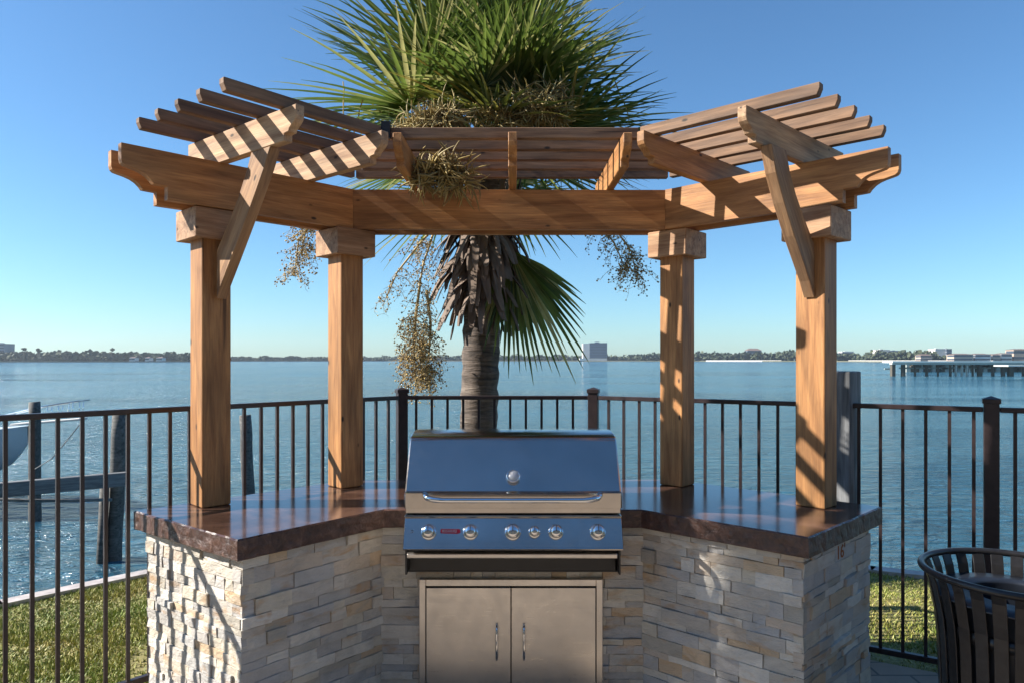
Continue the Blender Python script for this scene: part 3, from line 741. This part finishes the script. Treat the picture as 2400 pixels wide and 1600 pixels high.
def panicle(parent, path, rr, nb=26, blen=.22, berries=7, bsize=.0075, droop=1.0, name='seed_cluster', m=None, start=.3, size0=.012):
    path = [Vector(q) for q in path]; st = MB(); be = MB()
    pts = []
    for a, b_ in zip(path[:-1], path[1:]):
        for k in range(4): pts.append(a.lerp(b_, k/4))
    pts.append(path[-1]); st.tube(pts, [max(.002, size0*(1-.75*i/len(pts))) for i in range(len(pts))], 5)
    for k in range(nb):
        t = start + (1-start)*rr.random(); i = min(len(pts)-2, int(t*(len(pts)-1))); q = pts[i].lerp(pts[i+1], rr.random())
        v = Vector((rr.uniform(-1,1), rr.uniform(-1,1), rr.uniform(-.5,.4))).normalized()
        L = blen*rr.uniform(.5,1.2); ps = [q.copy()]
        for j in range(6):
            v = (v + Vector((0,0,-.28*droop)) + Vector((rr.uniform(-1,1),rr.uniform(-1,1),rr.uniform(-1,1)))*.25).normalized(); q = q + v*L/6; ps.append(q.copy())
        st.tube(ps, [.0028,.0024,.002,.0018,.0015,.0013,.001], 3, False)
        for j in range(2, 7):
            for s in range(2):
                v2 = Vector((rr.uniform(-1,1),rr.uniform(-1,1),rr.uniform(-1,.5))).normalized(); e = ps[j] + v2*rr.uniform(.02,.055)
                m_ = ps[j].lerp(e,.5)+Vector((rr.uniform(-.008,.008),rr.uniform(-.008,.008),.004)); st.tube([ps[j], m_, e], [.0013,.0011,.0009], 3, False)
                if rr.random() < berries/10:
                    r_ = bsize*rr.uniform(.7,1.2)
                    be.add([e+Vector(x)*r_ for x in ((1,0,0),(-1,0,0),(0,1,0),(0,-1,0),(0,0,1),(0,0,-1))], [(0,2,4),(2,1,4),(1,3,4),(3,0,4),(2,0,5),(1,2,5),(3,1,5),(0,3,5)], True)
    ns_ = len(st.f); st.add(be.v, be.f, True); o = st.build(name, m or M_twig, parent); o.data.materials.append(M_berry)
    for f_ in o.data.polygons[ns_:]: f_.material_index = 1
    return o
def curly(parent, c, rad, n, rr, name='flower_cluster', m=None):
    mb = MB(); subs = [(Vector((rr.uniform(-1,1)*rad[0], rr.uniform(-1,1)*rad[1], rr.uniform(-1,.8)*rad[2])), rr.uniform(.25,.6)) for _ in range(9)]
    for so_, sr in subs:
        q0 = Vector(c)+so_; mb.tube([PC+Vector((0,-.2,-.1)) if c[1] > 4 else Vector(c)+Vector((0,.05,.06)), Vector(c)+so_*.3+Vector((0,.04,.03)), q0], [.006,.005,.003], 5)
    for k in range(n):
        v = Vector((rr.gauss(0,1),rr.gauss(0,1),rr.gauss(0,1))).normalized()*rr.random()**.4
        so_, sr = rr.choice(subs); q = Vector(c) + so_*.8 + Vector((v.x*rad[0], v.y*rad[1], v.z*rad[2]))*sr; d = Vector((rr.gauss(0,1),rr.gauss(0,1),rr.gauss(0,.9))).normalized(); cv = Vector((rr.gauss(0,1),rr.gauss(0,1),rr.gauss(0,1))).normalized()
        ps = []; L = rr.uniform(.07,.19)
        for i in range(8):
            ps.append(q.copy()); d = (d + cv*.5 + Vector((0,0,-.12))).normalized(); q = q + d*L/7
        mb.tube(ps, [.0025,.0036,.0044,.0046,.0044,.0036,.0026,.0012], 4, False)
    return mb.build(name, m or M_straw, parent)
def make_palm(base, ground, label, rr, height, crown_c, n_up, sc=1.0, trunk_r=(.16,.145)):
    pm = empty('palm_tree', (base[0], base[1], ground), label, 'palm tree')
    t = MB(); n_ = 26; m_ = 60; vs = []; fs = []; zt = crown_c.z-.25
    for i in range(m_):
        u = i/(m_-1); z = ground-.05 + (zt-ground+.05)*u
        cx = base[0]+(crown_c.x-base[0])*u; cy = base[1]+(crown_c.y-base[1])*u
        r0 = trunk_r[0]+(trunk_r[1]-trunk_r[0])*u + (.03*(max(0,.10-u)/.10)**2)
        for k in range(n_):
            a = 2*math.pi*k/n_; rg = .006*(i % 3 - 1) + noise.noise(Vector((math.cos(a)*2,math.sin(a)*2,z*9)))*.012
            vs.append((cx+(r0+rg)*math.cos(a), cy+(r0+rg)*math.sin(a), z))
    for i in range(m_-1):
        for k in range(n_): fs.append((i*n_+k, i*n_+(k+1) % n_, (i+1)*n_+(k+1) % n_, (i+1)*n_+k))
    t.add(vs, fs, True); t.build('trunk', M_bark, pm)
    for k in range(n_up + n_up//4):
        az = rr.uniform(0, 2*math.pi) if k < n_up else rr.uniform(-2.9,-.25); el = R(rr.choice((rr.uniform(-22,8), rr.uniform(-10,25), rr.uniform(5,45), rr.uniform(25,60), rr.uniform(40,80), rr.uniform(55,88))))
        d = Vector((math.cos(az)*math.cos(el), math.sin(az)*math.cos(el), math.sin(el)))
        b0 = crown_c + Vector((d.x*.08, d.y*.08, -.15+.12*math.sin(el)))
        mb = frond(b0, d, sc*rr.uniform(.40,.66), sc*rr.uniform(.72,1.0), 38, .55+.5*rr.random(), rr)
        mb.build('frond', M_leafy if rr.random() < .28 else M_leaf, pm)
    return pm
PC = at(1142, 305, 5.55)
palm = make_palm((-.300, 5.5), GZ, 'tall fan palm behind the grill with a shaggy skirt and hanging seed stalks', random.Random(4), 3.5, PC, 46, 1.07, (.148,.142))
rr = random.Random(5)
# the green fan hanging down on the right, under the beam
d0 = (at(1330,740,5.35)-at(1203,588,5.45)); 
mb = frond(at(1168,500,5.45), at(1218,640,5.42)-at(1168,500,5.45), .30, 1.06, 30, .5, random.Random(9), R(78), 42, 1.2, .019, .48)
mb.build('frond', M_leaf, palm)
# old leaf bases and dead petioles
for k in range(150):
    az = rr.uniform(-math.pi, 0.3) if k < 128 else rr.uniform(0,2*math.pi); u = rr.random(); z0 = 2.70 - .62*u
    rad0 = .165; p0 = Vector((-.245+rad0*math.cos(az), 5.51+rad0*math.sin(az), z0)); out = rr.uniform(.35,1.55)*(1.0-.5*u)
    d = Vector((math.cos(az)*out, math.sin(az)*out, -1)).normalized() if rr.random() > .24 else Vector((math.cos(az), math.sin(az), -.65+rr.uniform(-.3,.3))).normalized()
    L = rr.uniform(.22,.44); ps = []; q = p0.copy(); v = d.copy(); w0 = rr.uniform(.020,.040); ws = []
    for i in range(6):
        t = i/5; ps.append(q.copy()); ws.append(w0*(1.25-.6*t) if i < 5 else w0*.4); v = (v+Vector((rr.uniform(-.1,.1),rr.uniform(-.1,.1),-.16))).normalized(); q = q+v*L/5
    mb = MB(); side = Vector((-math.sin(az), math.cos(az), rr.uniform(-.5,.5)))
    strip(mb, ps, ws, side, rr.uniform(-.6,.5))
    back_ = [Vector(v_) - Vector((math.cos(az), math.sin(az), .2))*.005 for v_ in mb.v]; mb.add(back_, [tuple(reversed(f)) for f in mb.f], True)
    mb.build('dead_leaf_base', M_boot, palm)
# fibrous collar just under the beam
cl = MB(); rr2 = random.Random(8)
for k in range(60):
    az = rr2.uniform(0, 6.28); z = 2.95-.5*rr2.random(); p0 = Vector((-.20+.15*math.cos(az), 5.52+.15*math.sin(az), z-.12)); p1 = p0 + Vector((math.cos(az)*.13, math.sin(az)*.13, .34))
    strip(cl, [p0, p0.lerp(p1,.5)+Vector((math.cos(az),math.sin(az),0))*.02, p1], [.03,.028,.015], Vector((-math.sin(az), math.cos(az), rr2.uniform(-.2,.2))), .3)
cl.build('leaf_sheath', M_boot, palm)
# seed stalks (hanging panicles)
P_ = lambda *l: [at(x, y, D) for x, y, D in l]
for seed, path, nb, bl, be in ((1, P_((1080,470,5.3),(1018,540,5.2),(992,620,5.1),(975,720,5.1),(965,830,5.1)), 64, .24, 8),
                               (2, P_((1050,500,5.3),(985,570,5.15),(930,640,5.05),(905,700,5.0)), 22, .16, 5),
                               (3, P_((985,660,5.1),(975,740,5.1),(970,820,5.1),(975,870,5.1)), 84, .23, 9),
                               (8, P_((1000,680,5.15),(1010,760,5.15),(1005,840,5.15),(985,890,5.15)), 58, .21, 9),
                               (4, P_((1060,480,5.4),(880,470,5.3),(760,500,5.2),(700,560,5.1),(690,640,5.1)), 40, .19, 9),
                               (5, P_((760,470,5.2),(720,520,5.1),(705,600,5.1)), 26, .2, 9),
                               (6, P_((1200,470,5.4),(1330,480,5.3),(1430,520,5.2),(1480,590,5.1),(1490,640,5.1)), 38, .19, 8),
                               (7, P_((1330,480,5.3),(1400,520,5.2),(1440,570,5.1),(1470,640,5.1)), 24, .18, 7)):
    panicle(palm, path, random.Random(seed), nb, bl, be, start=.30 if seed not in (4,6) else .55)
for seed, c, rad, n_ in ((1, at(1010,285,4.3), (.20,.10,.085), 760), (2, at(1265,240,4.55), (.19,.11,.15), 460), (3, at(1040,400,3.62), (.14,.08,.075), 380), (4, at(1250,292,4.6), (.42,.15,.07), 340)):
    curly(palm, c, rad, n_, random.Random(40+seed))
st = MB(); st.tube([PC+Vector((-.05,-.1,-.15)), at(1080,290,4.6), at(1060,330,4.0), at(1050,345,3.68), at(1042,392,3.66)], [.009,.008,.007,.006,.004], 6); st.build('seed_stalk', M_twig, palm)
panicle(palm, P_((1045,345,3.68),(1040,400,3.66),(1060,440,3.66)), random.Random(70), 26, .12, 9, .005, start=.1)
# hair-like dry threads under the crown
ht = MB(); rr3 = random.Random(31)
for k in range(46):
    p0 = PC + Vector((rr3.uniform(-1.0,1.0), rr3.uniform(-.8,.3), rr3.uniform(-.1,.45))); q = p0.copy(); v = Vector((rr3.uniform(-1,1), rr3.uniform(-.6,.3), rr3.uniform(-1,.2))).normalized(); ps = []
    for i in range(7): ps.append(q.copy()); v = (v + Vector((rr3.uniform(-.3,.3),rr3.uniform(-.3,.3),-.2))).normalized(); q = q+v*.07
    strip(ht, ps, [.004,.005,.005,.005,.004,.003,.001], Vector((1,0,.3)), .3)
tag(ht.build('dry_fibre', M_straw, palm), kind='stuff')

# palm added out of frame on the left, placed to shade the right wing
make_palm((-4.4, 2.52), GZ, 'added unseen palm left of the railing that shades the right wing', random.Random(33), 3.9, Vector((-4.4,2.28,4.2)), 40, .58, (.12,.11))

# ------------------------------------------------------------------ the house the terrace belongs to, behind the viewer
M_stucco = plain('tan_stucco', (.45,.36,.27), .85, 0, .12, 3, .2)
hs = empty('house', (0,-7,0), 'tan stucco two-storey house with brown roof behind the terrace', 'house')
mb = MB(); mb.box(-13,15,-13,-4.6,-.06,5.4); mb.build('wall', M_stucco, hs)
mb = MB(); mb.prism([(-13.5,5.405),(-4.0,5.405),(-4.0,5.6),(-8.8,7.4),(-13.5,5.6)], -13.6, 15.6, 'x'); mb.build('roof', M_roof, hs, normals=True)
for x in (-10,-6,-2,3,7,11):
    for z in (.9,3.3):
        mb = MB(); mb.box(x-.75,x+.75,-4.66,-4.55,z,z+1.4); wf = mb.build('window', M_white, hs)
        mb = MB(); mb.box(x-.68,x+.68,-4.60,-4.535,z+.07,z+1.33); mb.build('pane', M_bwin, wf)

# ------------------------------------------------------------------ boat lift pilings, boat
def piling(px0, px1, ytop, D, label, lean=0, seed=0, tall=None):
    r_ = (px1-px0)/2*D/F; c0 = at((px0+px1)/2, ytop, D); rr_ = random.Random(seed)
    pts = []; n_ = 9
    for i in range(n_):
        u = i/(n_-1); z = WZ-.5 + (c0.z-WZ+.5)*u; pts.append((c0.x - lean*(1-u) + rr_.uniform(-.008,.008), D, z))
    mb = MB(); mb.tube(pts, [r_*(1.1-.15*i/(n_-1)) for i in range(n_)], 14)
    ctr = Vector(pts[0]); 
    o_ = mb.build('piling', M_pile, None)
    return tag(o_, label, 'piling', 'wooden pilings standing in the water on the left')
piling(69, 94, 941, 12.3, 'tall dark piling on the far left, standing beside the boat bow', 0, 1)
p2 = piling(264, 297, 970, 9.9, 'thick dark piling at the right end of the boat lift beam', .10, 2)
piling(561, 589, 972, 11.5, 'short greenish piling seen between the two left pergola posts', -.10, 3)
pb = MB(); q0 = at(235,1180,9.75); pb.tube([(q0.x,9.75,q0.z-.6-.6),(q0.x+.06,9.75,q0.z+.25)], [.07,.06], 8); 
tag(pb.build('fender_post', M_pile), 'thin broken post leaning against the lift piling', 'post')
lb = MB(); a = at(-60,1143,8.7); a.z = -.10; c = at(299,1120,9.70); c.z = -.10
lb.box(0, (c-a).length, -.06, .06, -.02, .165); tag(lb.build('lift_beam', M_beam, None, frame(a,c), bevel=.006), 'grey timber beam of the boat lift fixed to the pilings', 'beam')
rp = MB(); rp.tube([at(-20,1168,8.9), at(60,1172,9.1), at(160,1172,9.3), at(262,1170,9.7)], .022, 8); tag(rp.build('mooring_pipe', M_beam), 'grey pipe running under the lift beam to the piling', 'pipe')
ro = MB(); ro.tube([at(66,1108,12.0), at(120,1075,11.5), at(150,1040,11.5), at(190,990,11.5)], .008, 5); tag(ro.build('mooring_rope', M_grey), 'thin dark mooring rope slanting up from the boat hull', 'rope')
boat = empty('boat', (at(0,1050,13.2)), 'white boat bow with pulpit rail at the left edge behind the lift', 'boat')
hb = MB(); D0 = 13.3
# hull sections from bow (right) to stern (left, out of frame): x, half beam, keel z, sheer z
tipx = at(66,1000,D0).x
secs = [(0,.02,.02,.36),(.12,.18,-.16,.345),(.3,.42,-.36,.33),(.6,.70,-.52,.30),(1.0,.95,-.60,.26),(1.8,1.2,-.66,.2),(3.2,1.3,-.68,.15),(4.6,1.3,-.68,.15)]
vs = []; fs = []; n_ = 7
for u, hw, kz, sz in secs:
    for j in range(n_):
        t = -1+2*j/(n_-1); zz = kz+(sz-kz)*abs(t)**1.6; vs.append((tipx-u, D0+hw*(1 if t>0 else -1)*abs(t)**.7, zz))
for i in range(len(secs)-1):
    for j in range(n_-1): fs.append((i*n_+j, i*n_+j+1, (i+1)*n_+j+1, (i+1)*n_+j))
hb.add(vs, fs, True); hb.add([vs[i*n_] for i in range(len(secs))]+[vs[i*n_+n_-1] for i in range(len(secs))], [(i, i+1, len(secs)+i+1, len(secs)+i) for i in range(len(secs)-1)])
hb.build('hull', M_hull, boat, normals=True)
pl = MB(); e0 = Vector((tipx-.25, D0, .37)); e1 = at(196,983,D0); dv = (e1-e0); pl.box(0, dv.length, -.13, .13, 0, .04); pl.build('bow_pulpit', M_bw, boat, frame(e0,e1), bevel=.008)
rl = MB()
for s in (-.16,.16):
    a0 = at(25,970,D0)+Vector((0,s,0)); a1 = at(95,953,D0)+Vector((0,s,0)); a2 = at(199,937,D0)+Vector((0,s,0)); rl.tube([a0,a1,a2], .012, 6)
    for px, y0, y1 in ((125,950,966),(135,949,966),(175,941,964),(184,940,964)): rl.tube([at(px,y0,D0)+Vector((0,s,0)), at(px-3,y1+14,D0)+Vector((0,s,0))], .009, 5)
rl.build('pulpit_rail', M_chrome, boat)
kr = MB(); kr.tube([(tipx-1.2,D0,-.62),(tipx-1.9,D0-1.25,.15)],.03,6); kr.build('lift_bunk', M_beam, boat)

# ------------------------------------------------------------------ far shore
def bank(name, pts, h, m, label):
    mb = MB(); n_ = len(pts)
    vs = [(x,y,WZ-.3) for x,y in pts]+[(x,y,WZ+h) for x,y in pts]+[(x*1.5,y*1.5+80,WZ+h) for x,y in pts]
    mb.add(vs, [(i,i+1,i+1+n_,i+n_) for i in range(n_-1)]+[(i+n_,i+1+n_,i+1+2*n_,i+2*n_) for i in range(n_-1)])
    return tag(mb.build(name, m, normals=True), label, kind='structure')
def wx(px, D): return (px-1200)*D/F
bank('far_shore', [(wx(-400,700),700),(wx(0,760),760),(wx(440,800),800),(wx(460,1050),1050),(wx(900,1250),1250),(wx(1300,1150),1150),(wx(1640,1050),1050),(wx(1900,900),900),(wx(2100,760),760),(wx(2500,600),600),(wx(2900,500),500)], 1.3, M_far, 'low far bank of the bay')
def foliage(mb, c, w_, h, rr_, n_):
    for k in range(n_):
        v = Vector((rr_.gauss(0,1),rr_.gauss(0,1),rr_.gauss(0,1))).normalized()*rr_.random()**.33
        p_ = Vector((c[0]+v.x*w_*.5, c[1]+v.y*w_*.4, c[2]+h*.5+v.z*h*.5)); s = rr_.uniform(.7,1.5)*min(2.2, h*.2+.3)
        a = Vector((rr_.gauss(0,1),rr_.gauss(0,1),rr_.gauss(0,1))).normalized()*s; b_ = a.orthogonal().normalized()*s
        mb.add([p_+a, p_+b_, p_-a*.8, p_-b_], [(0,1,2,3)])
ft = MB(); rr = random.Random(77)
def treeline(x0,x1,D0,D1,h0,h1,step,y_off=8):
    px = x0
    while px < x1:
        u = (px-x0)/(x1-x0); D = D0+(D1-D0)*u + rr.uniform(4,40); h = rr.uniform(h0,h1)*(1+.5*noise.noise(Vector((px*.03,0,5))))
        foliage(ft, (wx(px,D), D, WZ+.6), h*rr.uniform(1.5,2.4), h, rr, 60); px += step*rr.uniform(.5,1.3)
treeline(-40, 445, 770, 812, 7, 11, 5); treeline(445, 920, 1060, 1255, 4.5, 7.5, 4); treeline(900, 1560, 1255, 1160, 5, 11, 5)
treeline(1500, 1860, 1110, 960, 8, 14, 6); treeline(1860, 2180, 930, 740, 7, 12.5, 6.5); treeline(2180, 2460, 740, 640, 4, 7, 8)
tag(ft.build('distant_woods', M_ftree), 'hazy low band of trees along the far shore', 'woods', kind='stuff')
def building(name, label, D, x0, x1, ytop, ybot, depth, m, wins=None, roof=None, cat='building', extra=None, rot=0, group='buildings along the far shore'):
    a = at(x0,ytop,D); c = at(x1,ybot,D); e = empty(name, ((a.x+c.x)/2, D+depth/2, WZ+1.3), label, cat, group)
    zb = WZ+1.2; w_ = c.x-a.x; Mx = Matrix.Translation(((a.x+c.x)/2, D+depth/2, 0)) @ Matrix.Rotation(rot,4,'Z')
    mb = MB(); mb.box(-w_/2,w_/2,-depth/2,depth/2,zb,a.z,Mx); mb.build('wall', m, e)
    if wins:
        nr, nc = wins; H = a.z-zb
        for r_ in range(nr):
            wb = MB(); z0 = zb+H*(r_+.35)/nr; z1_ = zb+H*(r_+.8)/nr
            wb.box(-w_/2-.12,w_/2-w_*.04,-depth/2-.12,depth*.4,z0,z1_,Mx); wb.build('window_band', M_bwin, e)
    if roof:
        rb_ = MB(); hh = roof; rb_.add([Mx@Vector(v) for v in ((-w_/2-.5,-depth/2-.5,a.z),(w_/2+.5,-depth/2-.5,a.z),(w_/2+.5,depth/2+.5,a.z),(-w_/2-.5,depth/2+.5,a.z),(-w_*.3,0,a.z+hh),(w_*.3,0,a.z+hh))], [(0,1,5,4),(1,2,5),(2,3,4,5),(3,0,4),(3,2,1,0)]); rb_.build('roof', M_roof, e)
    else:
        pp = MB(); pp.box(-w_*.15,w_*.1,-depth*.1,depth*.2,a.z,a.z+max(1,(a.z-zb)*.08),Mx); pp.box(-w_/2-.1,w_/2+.1,-depth/2-.1,depth/2+.1,a.z,a.z+.5,Mx); pp.build('roof', m, e)
    return e
M_tower = bld('tower_glass', (.12,.16,.22), .25)
tw = building('office_tower', 'tall grey glass office tower alone on the far shore', 1150, 1382, 1423, 804, 845, 26, M_tower, (11,9), rot=R(0))
mb = MB(); a = at(1366,805,1156); c = at(1381.6,845,1156); mb.box(a.x,c.x,1152,1172,WZ+1.2,a.z); mb.build('side_wing', M_bw, tw)
mb = MB(); a = at(1357,838,1140); c = at(1420,846,1140); mb.box(a.x,c.x,1128,1140,WZ+1,at(0,839,1134).z); mb.build('podium', M_bw, tw)
building('office_building', 'dark grey block at the far left edge of the shore', 790, -30, 11, 806, 843, 16, M_bg, (6,4))
building('office_building', 'blue-grey office building with dark hipped roof above the trees right of the inner post', 1080, 1752, 1785, 821, 845, 14, M_bg, (4,5), roof=3.4)
building('warehouse', 'long low white building left of the blue-grey office', 1085, 1720, 1751, 829, 845, 12, M_bw)
building('warehouse', 'white building just right of the grey timber pole', 905, 1974, 2001, 824, 845, 12, M_bw, (2,5))
building('warehouse', 'white flat-roofed hall on the right shore', 900, 2058, 2086, 820, 845, 14, M_bw)
building('office_building', 'grey flat-roofed block joined to the white hall', 904, 2086.5, 2113, 822, 845, 12, M_bg, (3,5))
building('house', 'beige house with brown roof at the pier', 720, 2158, 2184, 832, 846, 10, M_bt, (2,3), roof=1.3)
building('warehouse', 'pale blue-white hall with dark end on the right shore', 800, 2192, 2218, 818, 846, 14, M_bw)
building('office_building', 'narrow slate block at the end of the pale hall', 798, 2218.5, 2231, 818, 846, 12, M_bg, (4,3))
for k, (x0, x1, y, mm, lab) in enumerate(((2236,2281,830,M_bt,'first tan townhouse row from the left on the right shore'),(2286,2322,830,M_bw,'pale townhouse row in the middle of the right shore'),(2327,2345,831,M_bt,'short tan townhouse beside the pale row'),(2347,2372,829,M_bw,'narrow pale townhouse near the right edge'),(2376,2425,819,M_bt,'taller tan townhouse block at the right edge'))):
    building('townhouse', lab, 640+k*3, x0, x1, y, 848, 11, mm, (2, 7), roof=.9)
for x0, x1, lab in ((303,316,'small white gabled house among the left shore trees'),(340,350,'tiny cream house between two others on the left shore'),(366,380,'cream house near the left outer post')):
    building('house', lab, 745, x0, x1, 838, 845, 8, M_bw, (1,3), roof=1.2)
# white low seawall line at right
sw_ = MB()
for (xa, Da, xb, Db) in ((1655,1010,1832,945),(1990,850,2330,640)):
    p0 = Vector((wx(xa,Da),Da,WZ)); p1 = Vector((wx(xb,Db),Db,WZ)); sw_.box(0,(p1-p0).length,-1,1,0,2.0,frame(p0,p1))
tag(sw_.build('harbour_wall', M_bw), 'long white harbour wall low on the water at right', 'seawall')
# far palms on the left shore
for px, ht_ in ((56,14),(88,13),(92,12),(262,13.5)):
    D = 765; e = empty('distant_palm', (wx(px,D),D,WZ+1), '', 'palm tree', 'distant palms on the left shore')
    e['label'] = {56:'leftmost distant palm on the far shore',88:'distant palm left of its twin',92:'distant palm right of its twin',262:'lone distant palm near the small white house'}[px]
    mb = MB(); mb.tube([(wx(px,D),D,WZ+1),(wx(px,D)+.3,D,WZ+ht_)], [.35,.25], 5); mb.build('trunk', M_pp, e)
    mb = MB(); foliage(mb, (wx(px,D)+.3,D,WZ+ht_-1.4), 4.5, 3, random.Random(px), 40); mb.build('crown', M_ftree, e)

# ------------------------------------------------------------------ pier at right
pr = empty('pier', (wx(2200,119),119,WZ), 'long white concrete fishing pier on pilings at the right', 'pier')
D = 119; zt = at(0,845,D).z
mb = MB(); mb.box(wx(2080,D),wx(2600,D),D-1.6,D+1.6,zt-.32,zt); mb.build('deck', M_pierw, pr)
mb = MB(); mb.box(wx(2080,D),wx(2600,D),D-1.45,D-.6,zt-.62,zt-.33); mb.build('deck_beam', M_pier, pr)
mb = MB(); mb.box(wx(2340,100),wx(2600,100),98,101,zt-.75,zt-.55); mb.build('lower_landing', M_pierw, pr)
prr = random.Random(4)
for px, w_ in ((2086,12),(2110,10),(2137,2.5),(2164,5),(2190,1.6),(2219,4),(2232,3),(2246,3),(2258,3),(2271,2.5),(2288,11),(2318,5),(2342,8),(2360,14),(2388,3)):
    mb = MB(); hw = w_*.33*D/F; x = wx(px,D)
    mb.box(x-hw, x+hw, D-1.2, D-.8+hw, WZ-.5, zt-.63)
    mb.build('pile', M_pp if prr.random() < .65 else M_pier, pr)
for k, (x0,x1,y) in enumerate(((2083,2104,864),(2218,2232,863),(2118,2340,862))):
    mb = MB(); z = at(0,y,D).z; mb.box(wx(x0,D),wx(x1,D),D+1.3,D+1.5,z-.12,z+.12); mb.build('cross_brace', M_pier, pr)
pr2 = empty('pier', (wx(2250,150),150,WZ), 'second darker pier half hidden behind the white pier', 'pier')
mb = MB(); mb.box(wx(2125,160),wx(2700,160),158,162,WZ+2.1,WZ+2.5); mb.build('deck', M_pier, pr2)
for k in range(28):
    mb = MB(); x = wx(2127+k*10,160); hw = prr.uniform(.15,.5); mb.box(x-hw,x+hw,159.6,160.2,WZ-.4,WZ+2.1); mb.build('pile', M_pp if k % 3 else M_pier, pr2)
tb = MB()
for k in range(46):
    x = wx(prr.uniform(2125,2400),160); z = WZ+prr.uniform(.9,1.9); tb.box(x-prr.uniform(.3,1.2), x+prr.uniform(.3,1.2), 158.8, 159.4, z, z+prr.uniform(.15,.6))
tb.build('understructure', M_pp, pr2)

# ------------------------------------------------------------------ haze
hz_ = MB(); hz_.box(-1900,1900,-60,1700,WZ-1.5,48); m, nt, bs = new_mat('haze_air'); nt.nodes.remove(bs)
vp = nt.nodes.new('ShaderNodeVolumePrincipled'); vp.inputs['Color'].default_value = (.78,.89,1,1); vp.inputs['Density'].default_value = .00014; vp.inputs['Anisotropy'].default_value = .3
nt.links.new(vp.outputs[0], [x for x in nt.nodes if x.type == 'OUTPUT_MATERIAL'][0].inputs['Volume'])
tag(hz_.build('haze', m), 'thin pale haze over the bay', kind='stuff')
# ------------------------------------------------------------------ light, sky, camera
EL = R(34); SUNH = Vector((.999,.035)).normalized()   # horizontal travel of the light
Ld = Vector((SUNH.x*math.cos(EL), SUNH.y*math.cos(EL), -math.sin(EL)))
sun = bpy.data.lights.new('sun', 'SUN'); sun.energy = 5.0; sun.angle = R(.5); sun.color = (1,.93,.84)
so = bpy.data.objects.new('sun', sun); col.objects.link(so); so.rotation_euler = Ld.to_track_quat('-Z','Y').to_euler()
W = bpy.data.worlds.new('World'); scn.world = W; W.use_nodes = True; nt = W.node_tree
bg = nt.nodes['Background']; sk = nt.nodes.new('ShaderNodeTexSky'); sk.sky_type = 'NISHITA'; sk.sun_disc = False
sk.sun_elevation = EL; frm = -SUNH; sk.sun_rotation = math.atan2(frm.x, frm.y); sk.altitude = 0; sk.air_density = 1.0; sk.dust_density = .3; sk.ozone_density = 6
wb_ = nt.nodes.new('ShaderNodeMix'); wb_.data_type = 'RGBA'; wb_.blend_type = 'MULTIPLY'; wb_.inputs[0].default_value = 1; wb_.inputs[7].default_value = (.80,1.0,1.04,1)
nt.links.new(sk.outputs[0], wb_.inputs[6]); nt.links.new(wb_.outputs[2], bg.inputs[0]); bg.inputs[1].default_value = .078
cam = bpy.data.cameras.new('camera'); co = bpy.data.objects.new('camera', cam); col.objects.link(co); scn.camera = co
co.location = (0,0,EYE); co.rotation_euler = (R(90),0,0); cam.sensor_width = 36; cam.lens = F/2400*36; cam.shift_y = (HZ-800)/2400; cam.clip_end = 12000; cam.clip_start = .05
scn.view_settings.view_transform = 'Standard'; scn.view_settings.look = 'None'; scn.view_settings.exposure = 1.12; scn.view_settings.gamma = 1
